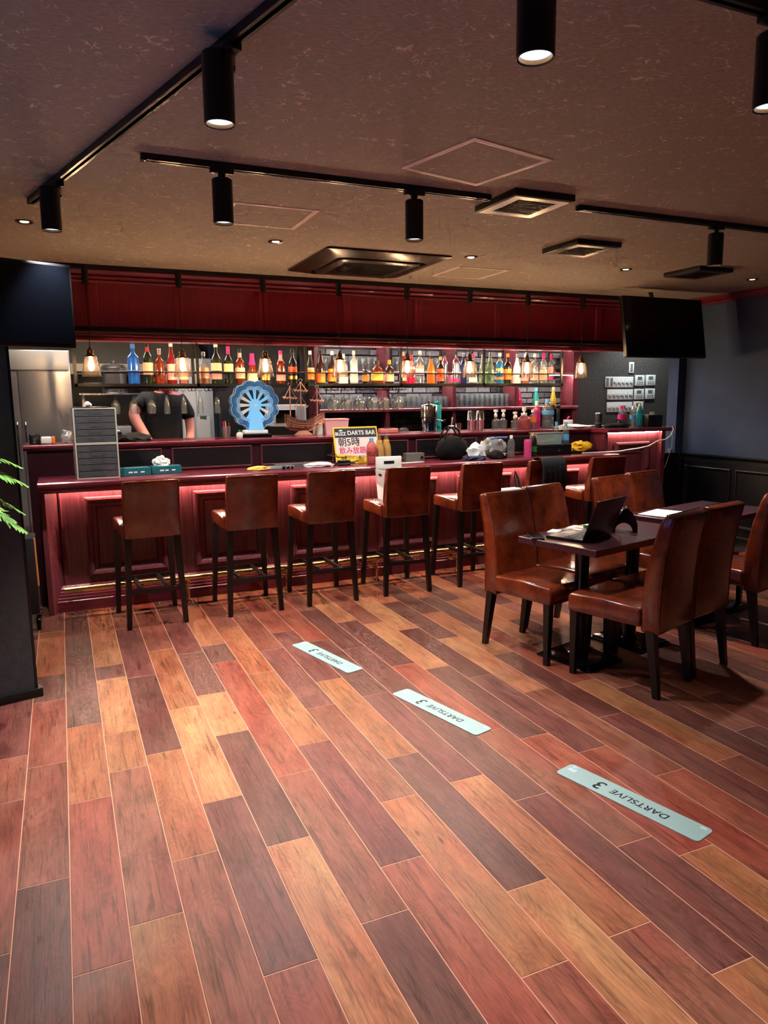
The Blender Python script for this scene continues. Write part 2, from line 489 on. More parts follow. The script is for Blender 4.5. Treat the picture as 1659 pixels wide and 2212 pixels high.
def plank_mesh(ln):
    key = round(ln, 3)
    if key not in plank_cache:
        w = (PW - GAP) / 2; l = (ln - GAP) / 2; c = 0.0012
        mb = MB()
        vs = [(-w, -l, -0.006), (w, -l, -0.006), (w, l, -0.006), (-w, l, -0.006),
              (-w, -l, -c), (w, -l, -c), (w, l, -c), (-w, l, -c),
              (-w + c, -l + c, 0), (w - c, -l + c, 0), (w - c, l - c, 0), (-w + c, l - c, 0)]
        fs = [(0, 1, 5, 4), (1, 2, 6, 5), (2, 3, 7, 6), (3, 0, 4, 7), (4, 5, 9, 8), (5, 6, 10, 9), (6, 7, 11, 10), (7, 4, 8, 11), (8, 9, 10, 11)]
        mb.add(vs, fs)
        plank_cache[key] = mb.mesh('plank', PLANK, smooth=0)
    return plank_cache[key]
rest = MB()
rng = random.Random(5)
far_tones = 'dpmmroogm'
for k in range(-15, 42):
    xc = PX0 + (k + 0.5) * PW
    if k in ROWS:
        js, tn = ROWS[k]
        js = list(js)
        while js[-1] < 5.7: js.append(js[-1] + PL)
        js = [js[0] - PL * 2, js[0] - PL] + js
        tn = 'm' + tn
        tones = [tn[i] if i < len(tn) else rng.choice(far_tones) for i in range(len(js))]
    else:
        o0 = 0.2 + rng.random() * PL
        js = [o0 + PL * i for i in range(7)]
        tones = [rng.choice(far_tones) for _ in js]
    for a, bq, t in zip(js[:-1], js[1:], tones):
        if bq > 5.72: bq = 5.72
        if bq - a < 0.06 or bq < 0.35: continue
        if k < -3 or (k > 33 and a < 2.2) or (k > 24 and a < 1.2):
            rest.box(xc - PW / 2 + GAP / 2, a + GAP / 2, -0.006, xc + PW / 2 - GAP / 2, bq - GAP / 2, 0); continue
        o = inst(plank_mesh(bq - a), 'plank', floor, (xc, (a + bq) / 2, 0))
        c = TONE[t]; j = 0.9 + 0.2 * rng.random()
        o.color = (c[0] * j, c[1] * j, c[2] * j, 1)
# boards nobody sees closely: behind the viewer and behind the bar
for k in range(-15, 55):
    xc = PX0 + (k + 0.5) * PW
    for (ya, yb) in ((Y_NEAR, 0.34), (5.72, 9.0)):
        y = ya
        while y < yb - 0.05:
            e = min(y + 0.5 + 0.4 * rng.random(), yb)
            rest.box(xc - PW / 2 + GAP / 2, y + GAP / 2, -0.006, xc + PW / 2 - GAP / 2, e - GAP / 2, -0.0001); y = e
ro = rest.build('plank_field', PLANK, floor, smooth=0); ro['kind'] = 'stuff'; ro.color = (*TONE['m'], 1)

# ---- ceiling: brown embossed paper with pale fibre curls
def ceiling_mat():
    m, nt, N, L, b = new_mat('ceiling_paper')
    geo = N.new('ShaderNodeNewGeometry')
    def nn(scale, detail, dist=0.0, sc3=(1, 1, 1)):
        mp = N.new('ShaderNodeMapping'); mp.inputs['Scale'].default_value = sc3
        L.new(geo.outputs['Position'], mp.inputs['Vector'])
        n = N.new('ShaderNodeTexNoise'); n.inputs['Scale'].default_value = scale; n.inputs['Detail'].default_value = detail
        n.inputs['Distortion'].default_value = dist; L.new(mp.outputs[0], n.inputs['Vector']); return n.outputs['Fac']
    a = nn(15, 1.0, 1.3)
    mask = nn(21, 1.0, 0.0, (1, 1.0, 1))
    def mt(op, x, y, z=None):
        n = N.new('ShaderNodeMath'); n.operation = op
        for i, q in enumerate((x, y, z)):
            if q is None: continue
            if isinstance(q, (int, float)): n.inputs[i].default_value = q
            else: L.new(q, n.inputs[i])
        return n.outputs[0]
    d = mt('ABSOLUTE', mt('SUBTRACT', a, 0.5), 0)
    line = mt('SUBTRACT', 1.0, mt('MULTIPLY', d, 46.0)); line = mt('MAXIMUM', line, 0.0)
    mk = mt('MAXIMUM', mt('MULTIPLY', mt('SUBTRACT', mask, 0.50), 9.0), 0.0); mk = mt('MINIMUM', mk, 1.0)
    curl = mt('MULTIPLY', line, mk)
    fine = nn(150, 3, 0.0, (0.25, 1.0, 1))
    rp = N.new('ShaderNodeValToRGB')
    e = rp.color_ramp.elements
    e[0].position = 0.3; e[0].color = lin((148, 142, 128)); e[1].position = 0.72; e[1].color = lin((178, 172, 157))
    L.new(fine, rp.inputs['Fac'])
    mx = N.new('ShaderNodeMixRGB'); mx.inputs[2].default_value = lin((246, 236, 216))
    L.new(mt('MULTIPLY', curl, 1.0), mx.inputs[0]); L.new(rp.outputs['Color'], mx.inputs[1])
    L.new(mx.outputs[0], b.inputs['Base Color'])
    b.inputs['Roughness'].default_value = 0.7
    bp = N.new('ShaderNodeBump'); bp.inputs['Strength'].default_value = 0.35; bp.inputs['Distance'].default_value = 0.003
    L.new(mt('ADD', fine, curl), bp.inputs['Height']); L.new(bp.outputs['Normal'], b.inputs['Normal'])
    return m
CEIL = ceiling_mat()
ceiling = MB().box(X_LEFT, Y_NEAR, ZC, 8.6, 9.2, ZC + 0.12).build('ceiling', CEIL, smooth=0)
struct(ceiling); tag(ceiling, 'dark brown embossed ceiling with pale fibre curls', 'ceiling')

# ---- walls
NAVY = M('navy_wall', (54, 72, 100), 0.75, var=0.12, vscale=3, bump=0.15, bscale=180)
DARKWALL = M('dark_wall', (34, 32, 34), 0.8, var=0.15, vscale=4)
PANELBLACK = M('wainscot_black', (9, 10, 13), 0.42)
def speckle_mat():
    m, nt, N, L, b = new_mat('speckled_wall')
    geo = N.new('ShaderNodeNewGeometry')
    n = N.new('ShaderNodeTexNoise'); n.inputs['Scale'].default_value = 75; n.inputs['Detail'].default_value = 4; n.inputs['Roughness'].default_value = 0.75
    L.new(geo.outputs['Position'], n.inputs['Vector'])
    rp = N.new('ShaderNodeValToRGB'); e = rp.color_ramp.elements
    e[0].position = 0.42; e[0].color = lin((46, 46, 46)); e[1].position = 0.74; e[1].color = lin((120, 118, 110))
    L.new(n.outputs['Fac'], rp.inputs['Fac']); L.new(rp.outputs['Color'], b.inputs['Base Color'])
    b.inputs['Roughness'].default_value = 0.5
    bp = N.new('ShaderNodeBump'); bp.inputs['Strength'].default_value = 0.3; bp.inputs['Distance'].default_value = 0.004
    L.new(n.outputs['Fac'], bp.inputs['Height']); L.new(bp.outputs['Normal'], b.inputs['Normal'])
    return m
SPECK = speckle_mat()
YS = 7.0
w = MB().box(5.50, YS, 0, 8.2, YS + 0.2, ZC).build('wall_back', SPECK, smooth=0); struct(w); tag(w, 'dark speckled back wall behind the bar carrying the switches', 'wall')
w = MB().box(8.2, 5.96, 0, 8.35, 7.2, ZC).build('wall_passage', DARKWALL, smooth=0); struct(w); tag(w, 'dark side wall closing the passage behind the bar', 'wall')

# right wall, pier and wainscot
wr = MB().box(XR, Y_NEAR, 0, XR + 0.15, 5.96, ZC).build('wall_right', NAVY, smooth=0); struct(wr); tag(wr, 'dark navy right wall above black wainscot', 'wall')
pier = MB().box(6.09, 5.96, 0, XR + 2.1, 6.10, ZC).build('wall_pier', NAVY, smooth=0); struct(pier); tag(pier, 'narrow navy wall pier at the end of the bar passage', 'wall')
ws = MB().box(XR - 0.018, Y_NEAR, 0, XR, 5.955, 0.86).build('wainscot', PANELBLACK, wr, smooth=0)
cap = MB().prism([(XR, 0.845), (XR, 0.885), (XR - 0.045, 0.885), (XR - 0.045, 0.872), (XR - 0.03, 0.862), (XR - 0.022, 0.845)], Y_NEAR, 5.955, 'Y').build('chair_rail', PANELBLACK, wr, smooth=0)
cap2 = MB().prism([(XR, 0.80), (XR, 0.815), (XR - 0.024, 0.812), (XR - 0.024, 0.803)], Y_NEAR, 5.955, 'Y').build('rail_bead', PANELBLACK, wr, smooth=0)
bb = MB().prism([(XR, 0), (XR, 0.085), (XR - 0.022, 0.085), (XR - 0.03, 0.07), (XR - 0.03, 0)], Y_NEAR, 5.955, 'Y').build('baseboard_right', PANELBLACK, smooth=0)
struct(bb); tag(bb, 'black baseboard along the right wall', 'baseboard')
rotm = Matrix.Rotation(R(90), 4, 'Z')     # XZ frames turned to face -X
y = 5.888
PROF_W = [(0, 0), (0, 0.012), (0.008, 0.016), (0.018, 0.012), (0.024, 0.004), (0.03, 0.0)]
for i in range(10):
    m = Matrix.Translation((XR - 0.018, 0, 0)) @ Matrix.Rotation(R(-90), 4, 'Z')
    # local x -> world -y ; local -y (outwards) -> world -x
    MB().ring(-(y), -(y - 0.595), 0.165, 0.754, PROF_W, 0.0, mtx=m).build('wall_panel_moulding', PANELBLACK, wr, smooth=0)
    y -= 0.652
crown = MB().prism([(XR, ZC), (XR - 0.055, ZC), (XR - 0.05, ZC - 0.02), (XR - 0.03, ZC - 0.045), (XR - 0.012, ZC - 0.06), (XR - 0.012, ZC - 0.075), (XR, ZC - 0.08)], Y_NEAR, 5.96, 'Y').build('trim_1', REDX, smooth=0)
struct(crown); tag(crown, 'burgundy crown moulding along the right wall', 'trim')

# walls behind the viewer and to the left close the room; unseen, lightened to bounce fill
w = MB().box(X_LEFT - 0.15, Y_NEAR, 0, X_LEFT, 9.2, ZC).build('wall_left', M('left_wall', (96, 92, 92), 0.8), smooth=0); struct(w); tag(w, 'mid grey left wall of the bar room', 'wall')
w = MB().box(X_LEFT, Y_NEAR - 0.15, 0, XR, Y_NEAR, ZC).build('wall_near', M('near_wall', (120, 112, 108), 0.8), smooth=0); struct(w); tag(w, 'mid grey wall behind the viewer', 'wall')

# left partition with its black foot
ROT = R(14.3)
PART = M('partition_paper', (60, 62, 63), 0.7, var=0.15, vscale=30, bump=0.2, bscale=120)
pt = struct(thing('wall_partition', 'dark charcoal partition with black foot at the left edge', 'partition', (-0.2, 3.962, 0), ROT))
MB().box(-1.9, 0.02, 0, -0.012, 0.20, 2.02).build('partition_panel', PART, pt, smooth=0)
MB().rbox(-1.9, 0, 0, 0.02, 0.23, 0.045, 0.004).build('partition_foot', BLACKW, pt)
MB().box(-0.012, 0.018, 0.045, 0.0, 0.20, 2.02).build('corner_trim', BLACKW, pt, smooth=0)

# fascia above the bar
FY = 6.10
fas = struct(thing('wall_fascia', 'deep red panelled timber fascia hanging over the bar', 'fascia', (0, 0, 0)))
MB().box(-0.9, FY, 1.99, 6.09, FY + 0.12, ZC).build('fascia_board', REDF, fas, smooth=0)
prof = [(FY, 2.385), (FY - 0.012, 2.39), (FY - 0.016, 2.40), (FY - 0.01, 2.412), (FY - 0.022, 2.418), (FY - 0.034, 2.43), (FY - 0.03, 2.444), (FY - 0.045, 2.45), (FY - 0.06, 2.47), (FY - 0.06, ZC), (FY, ZC)]
MB().prism(prof, -0.9, 6.09, 'X').build('fascia_crown', REDX, fas, smooth=30)
prof = [(FY + 0.13, 1.957), (FY - 0.05, 1.957), (FY - 0.05, 1.975), (FY - 0.042, 1.985), (FY - 0.05, 1.992), (FY - 0.046, 2.004), (FY - 0.034, 2.008), (FY - 0.038, 2.018), (FY - 0.03, 2.030), (FY, 2.032), (FY + 0.13, 2.032)]
MB().prism(prof, -0.9, 6.09, 'X').build('fascia_sill', REDX, fas, smooth=30)
MB().box(-0.9, FY - 0.012, 2.034, 6.09, FY, 2.062).build('black_strip', BLACKW, fas, smooth=0)  # black lacquer band just above the sill
for x in (0.286, 0.918, 1.613, 2.355, 3.054, 3.896, 5.103):
    MB().prism([(x - 0.035, FY - 0.001), (x - 0.03, FY - 0.008), (x + 0.03, FY - 0.008), (x + 0.035, FY - 0.001)], 2.062, 2.388, 'Z').build('fascia_batten', REDF, fas, smooth=0)

# low staff gate between the bar end and the pier
gate = thing('staff_gate', 'low dark purple swing gate between bar end and navy pier', 'gate', (5.60, 5.90, 0))
MB().box(0, 0, 0.05, 0.48, 0.035, 0.875).build('gate_leaf', wood_mat('gate_wood', (30, 12, 20), (52, 24, 32)), gate, smooth=0)
MB().rbox(-0.01, -0.012, 0.875, 0.49, 0.047, 0.893, 0.004).build('gate_cap', PANELBLACK, gate)
MB().rbox(0.35, -0.006, 0.892, 0.39, 0.03, 0.935, 0.003).build('latch_plate', M('latch_metal', (170, 180, 190), 0.4, metal=0.6), gate)

pl_ = thing('passage_downlight', 'recessed light over the passage before the switches', 'downlight', (6.45, 6.62, ZC))
MB().lathe([(0.06, 0.0), (0.055, -0.006), (0.045, -0.003)], 24, cap=False).build('trim_ring', BLACKM, pl_)
MB().lathe([(0.0, -0.002), (0.045, -0.003)], 24, cap=False).build('lamp_face', M('passage_glow', (255, 255, 255), 0.4, emit=(235, 245, 255), estr=6.0), pl_)
add_light('passage_beam', 'SPOT', (0, 0, -0.02), 45, (0.92, 0.97, 1.0), (0, 0, 0), 0.04, None, R(130), 0.6, pl_)

# ================================================================ BAR
CT = 0.96           # counter top height
LT = 1.19           # raised ledge height
XB0, XB1 = -0.17, 4.80
YP = 5.66           # recessed front panel
bar = thing('bar_counter', 'burgundy panelled bar front with lit recessed panels and plinth', 'bar front', (0, 0, 0))
MB().box(XB0 + 0.02, YP, 0.0, XB1, YP + 0.10, 0.90).build('front_panel', RED, bar, smooth=0)
# plinth with stepped top
prof = [(YP, 0.0), (5.555, 0.0), (5.555, 0.075), (5.562, 0.08), (5.562, 0.095), (5.575, 0.10), (5.575, 0.115), (5.59, 0.12), (5.59, 0.135), (5.61, 0.14), (5.612, 0.155), (5.64, 0.175), (YP, 0.178)]
MB().prism(prof, XB0, XB1, 'X').build('plinth', REDX, bar, smooth=0)
# left end stile: bevelled deep frame leg
MB().add([(XB0, 5.50, 0), (XB0 + 0.03, 5.50, 0), (XB0 + 0.11, YP, 0), (XB0, YP + 0.14, 0), (XB0, 5.50, 0.89), (XB0 + 0.03, 5.50, 0.89), (XB0 + 0.11, YP, 0.89), (XB0, YP + 0.14, 0.89)],
         [(0, 3, 2, 1), (4, 5, 6, 7), (0, 1, 5, 4), (1, 2, 6, 5), (2, 3, 7, 6), (3, 0, 4, 7)]).build('end_stile', RED, bar, smooth=0)
MB().prism([(XB0 + 0.11, YP), (XB0 + 0.112, YP - 0.012), (XB0 + 0.122, YP - 0.014), (XB0 + 0.128, YP - 0.006), (XB0 + 0.14, YP)], 0.17, 0.90, 'Z').build('stile_bead', RED, bar, smooth=0)
# under-counter cornice that hides the light strip
prof = [(YP, 0.90), (YP, 0.912), (5.44, 0.912), (5.44, 0.895), (5.45, 0.885), (5.475, 0.88), (5.485, 0.87), (5.50, 0.868), (5.50, 0.90)]
MB().prism(prof, XB0, XB1, 'X').build('cornice', REDX, bar, smooth=0)
PANEL_X = [0.115 + 0.7735 * i for i in range(6)]
PROF_P = [(0, 0), (0, 0.02), (0.006, 0.034), (0.020, 0.040), (0.034, 0.034), (0.040, 0.022), (0.050, 0.012), (0.058, 0.012), (0.062, 0.006), (0.070, 0.004), (0.074, 0.0)]
pm = MB().ring(0, 0.565, 0.225, 0.813, PROF_P, YP).mesh('panel_moulding', RED, smooth=0)
fm = MB().ring(0.075, 0.49, 0.30, 0.738, [(0, 0), (0.008, 0.007), (0.03, 0.007)], YP).add([(0.105, YP - 0.007, 0.33), (0.46, YP - 0.007, 0.33), (0.46, YP - 0.007, 0.708), (0.105, YP - 0.007, 0.708)], [(0, 1, 2, 3)]).mesh('raised_field', RED, smooth=0)
for x in PANEL_X:
    inst(pm, 'panel_moulding', bar, (x, 0, 0)); inst(fm, 'raised_field', bar, (x, 0, 0))
LED = M('led_strip', (255, 235, 220), 0.5, emit=(255, 222, 196), estr=170.0)
MB().box(XB0 + 0.13, 5.622, 0.894, XB1 - 0.02, 5.634, 0.8995).build('led_strip', LED, bar, smooth=0)

# counter top
prof = [(5.80, 0.912), (5.80, CT), (5.385, CT), (5.372, 0.957), (5.366, 0.948), (5.366, 0.932), (5.374, 0.922), (5.39, 0.914), (5.42, 0.912)]
ctop = MB().prism(prof, XB0 - 0.004, XB1, 'X').build('counter_top', REDX, smooth=30)
tag(ctop, 'long glossy burgundy counter top along the bar', 'counter top')

# raised back ledge
led = thing('bar_ledge', 'raised dark burgundy service ledge behind the counter with black panels', 'ledge', (0, 0, 0))
MB().box(-0.24, 5.80, 0.0, XB1, 5.86, 1.15).build('riser', M('riser_wood', (44, 14, 24), 0.35, coat=0.2, var=0.2, vscale=5), led, smooth=0)
prof = [(6.22, 1.152), (6.22, LT), (5.775, LT), (5.765, 1.186), (5.765, 1.172), (5.775, 1.165), (5.785, 1.152)]
MB().prism(prof, -0.26, XB1, 'X').build('ledge_board', REDX, led, smooth=0)
x = 0.40
bpm = MB().box(0, 5.794, 0.985, 0.60, 5.80, 1.125).mesh('riser_panel', M('riser_black', (20, 17, 21), 0.35), smooth=0)
rfm = MB().ring(-0.014, 0.614, 0.971, 1.139, [(0, 0), (0, 0.010), (0.008, 0.012), (0.014, 0.006)], 5.80).mesh('riser_frame', RED, smooth=0)
while x < 4.2:
    inst(bpm, 'riser_panel', led, (x - 0.32, 0, 0)); inst(rfm, 'riser_frame', led, (x - 0.32, 0, 0)); x += 0.70
MB().box(-0.24, 6.17, 0.0, XB1, 6.2, 1.152).build('ledge_back', BLACKW, led, smooth=0)

# end block
XE0, XE1, YE = 4.80, 5.56, 5.57
eb = thing('bar_end_block', 'tall burgundy end block of the bar with glowing top strip', 'bar block', (0, 0, 0))
MB().box(XE0, YE + 0.05, 0, XE1, 6.2, 1.152).build('block_body', RED, eb, smooth=0)
MB().box(XE0, YE, 0, XE0 + 0.025, YE + 0.05, 1.152).build('edge_stile', RED, eb, smooth=0)
MB().box(XE1 - 0.05, YE, 0, XE1, YE + 0.05, 1.152).build('edge_stile', RED, eb, smooth=0)
MB().prism([(6.24, 1.152), (6.24, LT), (5.52, LT), (5.51, 1.186), (5.51, 1.165), (5.525, 1.152)], XE0 - 0.02, XE1 + 0.06, 'X').build('block_top', REDX, eb, smooth=0)
MB().box(XE0 + 0.05, YE + 0.025, 1.142, XE1 - 0.07, YE + 0.034, 1.15).build('led_strip', M('led_strip_end', (255, 235, 220), 0.5, emit=(255, 222, 196), estr=110.0), eb, smooth=0)
MB().ring(4.95, 5.38, 0.225, 1.05, PROF_P, YE + 0.05).build('panel_moulding', RED, eb, smooth=0)
MB().ring(5.02, 5.31, 0.30, 0.97, [(0, 0), (0.008, 0.007), (0.03, 0.007)], YE + 0.05).build('raised_field', RED, eb, smooth=0)
MB().box(XE0 - 0.006, 5.58, 0.98, XE0, 5.78, 1.12).build('side_panel', RED, eb, smooth=0)

# brass foot rail with posts
fr = thing('foot_rail', 'polished brass foot rail on posts along the bar plinth', 'foot rail', (0, 0, 0))
MB().cyl((-0.06, 5.43, 0.19), (4.75, 5.43, 0.19), 0.022, seg=16).build('rail', BRASS, fr)
for i, x in enumerate([0.785, 1.55, 2.32, 3.085, 3.85, 4.6]):
    mb = MB()
    mb.cyl((0, 5.43, 0.012), (0, 5.43, 0.17), 0.009, seg=10)
    mb.lathe([(0.026, 0), (0.026, 0.006), (0.014, 0.012), (0.011, 0.02)], 14, (0, 5.43, 0))
    mb.lathe([(0.010, 0.085), (0.016, 0.09), (0.016, 0.105), (0.010, 0.11)], 12, (0, 5.43, 0))
    mb.lathe([(0.010, 0.155), (0.018, 0.16), (0.026, 0.17), (0.026, 0.178)], 12, (0, 5.43, 0))
    mb.tube([(0, 5.43, 0.10), (0, 5.46, 0.10), (0, 5.52, 0.103), (0, 5.56, 0.105)], 0.009, 10)
    q = Matrix.Translation((0, 5.563, 0.105)) @ Matrix.Rotation(R(90), 4, 'X')
    mb.lathe([(0.026, 0.0), (0.026, 0.008), (0.012, 0.014)], 14, mtx=q)
    mb.build('rail_post', BRASS, fr, loc=(x, 0, 0))

# ================================================================ BAR STOOLS
def taper_leg(mb, x0, y0, z0, x1, y1, z1, w0, w1):
    """square tapered leg from foot (x0,y0,z0,w0) up to (x1,y1,z1,w1)"""
    vs = []
    for (x, y, z, w) in ((x0, y0, z0, w0), (x1, y1, z1, w1)):
        h = w / 2
        vs += [(x - h, y - h, z), (x + h, y - h, z), (x + h, y + h, z), (x - h, y + h, z)]
    mb.add(vs, [(0, 3, 2, 1), (4, 5, 6, 7), (0, 1, 5, 4), (1, 2, 6, 5), (2, 3, 7, 6), (3, 0, 4, 7)])
    return mb
def slab(mb, prof, w, r=0.012, seg=2):
    """side profile (y,z) extruded to width w along X, edges rounded"""
    bm = bmesh.new()
    n = len(prof)
    va = [bm.verts.new((-w / 2, p[0], p[1])) for p in prof]
    vb = [bm.verts.new((w / 2, p[0], p[1])) for p in prof]
    bm.faces.new(va[::-1]); bm.faces.new(vb)
    for i in range(n):
        j = (i + 1) % n; bm.faces.new((va[i], va[j], vb[j], vb[i]))
    bmesh.ops.recalc_face_normals(bm, faces=bm.faces[:])
    bm.normal_update()
    es = [e for e in bm.edges if e.calc_face_angle(0) > R(35)]
    bmesh.ops.bevel(bm, geom=es, offset=r, segments=seg, profile=0.5, affect='EDGES')
    mb.bm(bm); return mb

# local frame: origin on the floor, +Y towards the counter
def make_stool():
    t = thing('bar_stool', '', 'bar stool')
    slab(MB(), [(0.20, 0.61), (0.215, 0.62), (0.215, 0.685), (0.20, 0.70), (0.0, 0.704), (-0.17, 0.70), (-0.17, 0.61)], 0.395, 0.014, 3).build('seat', LEATHER, t)
    slab(MB(), [(-0.245, 0.607), (-0.165, 0.607), (-0.175, 0.75), (-0.205, 0.90), (-0.238, 0.985), (-0.262, 0.99), (-0.282, 0.985), (-0.262, 0.90), (-0.248, 0.75)], 0.362, 0.010, 3).build('backrest', LEATHER, t)
    mb = MB()
    for s in (-1, 1):
        mb.tube([(s * 0.176, -0.247, 0.62), (s * 0.176, -0.250, 0.75), (s * 0.176, -0.264, 0.90), (s * 0.175, -0.281, 0.976)], 0.0028, 6)
    mb.tube([(-0.172, -0.279, 0.984), (0.172, -0.279, 0.984)], 0.0028, 6)
    mb.build('piping', LEATHER, t)
    for (sx, y0, y1) in ((-1, -0.235, -0.205), (1, -0.235, -0.205), (-1, 0.225, 0.185), (1, 0.225, 0.185)):
        f = 0.185 if y0 < 0 else 0.198
        taper_leg(MB(), sx * f, y0, 0, sx * (0.158 if y0 < 0 else 0.175), y1, 0.612, 0.030, 0.042).build('leg', DARKLEG, t, smooth=0)
    MB().box(-0.165, -0.232, 0.232, 0.165, -0.212, 0.262).build('stretcher', DARKLEG, t, smooth=0)
    MB().box(-0.18, 0.20, 0.232, 0.18, 0.22, 0.262).build('stretcher', DARKLEG, t, smooth=0)
    for s in (-1, 1):
        MB().box(s * 0.085 - 0.012, -0.212, 0.238, s * 0.085 + 0.012, 0.20, 0.258).build('stretcher', DARKLEG, t, smooth=0)
    return t
proto = make_stool()
STOOLS = [(0.492, 5.165, 3.0, 'brown leather bar stool in front of the grey drawer units'),
          (1.170, 5.165, 1.0, 'brown leather bar stool in front of the yellow cloth on the counter'),
          (1.752, 5.168, 0.5, 'brown leather bar stool left of the one holding a white bin'),
          (2.375, 5.168, -1.5, 'brown leather bar stool with a white bin on its seat'),
          (3.020, 5.168, -1.0, 'brown leather bar stool with bare seat beside black handbag'),
          (3.640, 5.17, 0.0, 'brown leather bar stool with black jacket over its back'),
          (4.270, 5.17, 0.0, 'brown leather bar stool nearest the tall end block')]
for i, (x, y, a, lb) in enumerate(STOOLS):
    o = proto if i == 0 else copy_tree(proto)
    o.location = (x, y, 0); o.rotation_euler = (0, 0, R(a))
    tag(o, lb, 'bar stool', 'bar stools along the counter')

# ================================================================ DINING CHAIRS AND TABLES
def make_chair():
    t = thing('dining_chair', '', 'chair')
    slab(MB(), [(0.245, 0.352), (0.255, 0.365), (0.257, 0.435), (0.245, 0.455), (0.05, 0.462), (-0.17, 0.452), (-0.17, 0.352)], 0.392, 0.016, 3).build('seat', LEATHER, t)
    slab(MB(), [(-0.262, 0.325), (-0.165, 0.325), (-0.158, 0.45), (-0.170, 0.60), (-0.198, 0.75), (-0.235, 0.88), (-0.258, 0.928), (-0.275, 0.936), (-0.318, 0.925), (-0.300, 0.85), (-0.276, 0.72), (-0.264, 0.58), (-0.26, 0.45)], 0.368, 0.016, 3).build('backrest', LEATHER, t)
    mb = MB()
    for s in (-1, 1):
        mb.tube([(s * 0.179, -0.259, 0.335), (s * 0.180, -0.258, 0.45), (s * 0.180, -0.262, 0.58), (s * 0.180, -0.275, 0.72), (s * 0.180, -0.299, 0.85), (s * 0.179, -0.314, 0.918)], 0.003, 6)
    mb.tube([(-0.173, -0.314, 0.922), (0.173, -0.314, 0.922)], 0.003, 6)
    mb.build('piping', LEATHER, t)
    for s in (-1, 1):
        taper_leg(MB(), s * 0.170, -0.262, 0, s * 0.166, -0.215, 0.34, 0.030, 0.046).build('leg', DARKLEG, t, smooth=0)
        taper_leg(MB(), s * 0.172, 0.222, 0, s * 0.168, 0.222, 0.356, 0.028, 0.042).build('leg', DARKLEG, t, smooth=0)
    return t
A0 = R(13.8)
O0 = Vector((2.476, 2.914))
E1 = Vector((math.cos(A0), math.sin(A0))); E2 = Vector((-math.sin(A0), math.cos(A0)))
def uv(u, v):
    p = O0 + E1 * u + E2 * v
    return p.x, p.y
proto = make_chair()
CH = [(0.185, 0.535, 180, 'brown leather dining chair facing the laptop table, nearest the stools'),
      (0.615, 0.595, 182, 'brown leather dining chair behind the open laptop with pale reflection on its back'),
      (0.225, -0.06, 4.5, 'brown leather dining chair seen from behind, closest to the viewer'),
      (0.64, -0.035, 0.5, 'brown leather dining chair seen from behind, right of the closest one'),
      (1.37, 0.615, 180, 'brown leather dining chair facing the paper-strewn table, left one of two'),
      (1.825, 0.65, 180, 'brown leather dining chair facing the paper-strewn table, near the black wainscot'),
      (1.40, -0.005, 1, 'brown leather dining chair cut by the right edge of the picture'),
      (1.84, 0.0, 0, 'brown leather dining chair tucked at the farthest right table corner')]
for i, (u, v, a, lb) in enumerate(CH):
    o = proto if i == 0 else copy_tree(proto)
    x, y = uv(u, v)
    o.location = (x, y, 0); o.rotation_euler = (0, 0, A0 + R(a))
    tag(o, lb, 'chair', 'leather dining chairs')
def make_table():
    t = thing('cafe_table', '', 'table')
    MB().rbox(-0.243, -0.268, 0.675, 0.243, 0.268, 0.712, 0.002, 1).build('table_top', TABLEW, t, smooth=0)
    MB().rbox(-0.15, -0.19, 0.0, 0.15, 0.19, 0.014, 0.005).rbox(-0.135, -0.175, 0.012, 0.135, 0.175, 0.026, 0.006).build('base', BLACKG, t)
    MB().lathe([(0.058, 0.02), (0.046, 0.03), (0.040, 0.045), (0.040, 0.64), (0.046, 0.655), (0.046, 0.66)], 24).build('column', BLACKG, t)
    MB().box(-0.16, -0.02, 0.655, 0.16, 0.02, 0.676).box(-0.02, -0.2, 0.655, 0.02, 0.2, 0.676).build('top_bracket', BLACKM, t, smooth=0)
    return t
proto = make_table()
TB = [(0.245, 0.268, 'small dark wood table holding phone and open laptop'),
      (0.735, 0.268, 'small dark wood table joined behind the laptop, with black menu holder'),
      (1.40, 0.34, 'small dark wood table under loose papers near the right'),
      (1.89, 0.34, 'small dark wood table at the far right, beside the wainscot')]
for i, (u, v, lb) in enumerate(TB):
    o = proto if i == 0 else copy_tree(proto)
    x, y = uv(u, v)
    o.location = (x, y, 0); o.rotation_euler = (0, 0, A0)
    tag(o, lb, 'table', 'cafe tables on black pedestals')

# ---- things on the tables
TZ = 0.713
def on_table(u, v): 
    x, y = uv(u, v); return (x, y, TZ)
DKPLASTIC = M('dark_plastic', (16, 15, 17), 0.35)
lp = thing('laptop', 'open black laptop on the nearest table, screen turned away', 'laptop', (2.655, 3.275, TZ), A0 + R(180 + 8))
# local: +Y is the side of the screen back (away from the user)
MB().rbox(-0.165, -0.115, 0.0, 0.165, 0.115, 0.016, 0.004).build('base', DKPLASTIC, lp)
kb = MB()
for r_ in range(5):
    for c_ in range(13):
        kb.box(-0.14 + c_ * 0.0216, -0.01 + r_ * 0.022, 0.016, -0.14 + c_ * 0.0216 + 0.018, -0.01 + r_ * 0.022 + 0.018, 0.0185)
kb.build('keyboard', M('keys', (48, 44, 46), 0.5), lp, smooth=0)
MB().box(-0.05, -0.095, 0.016, 0.05, -0.035, 0.0165).build('touchpad', M('pad', (44, 42, 46), 0.3), lp, smooth=0)
MB().box(-0.13, -0.10, 0.016, -0.09, -0.045, 0.0163).build('sticker', PAPER, lp, smooth=0)
lid = MB().rbox(-0.165, 0.0, 0.0, 0.165, 0.009, 0.235, 0.004).build('screen_lid', M('lid_plastic', (24, 16, 20), 0.3), lp)
lid.location = (0, 0.112, 0.014); lid.rotation_euler = (R(-20), 0, 0)
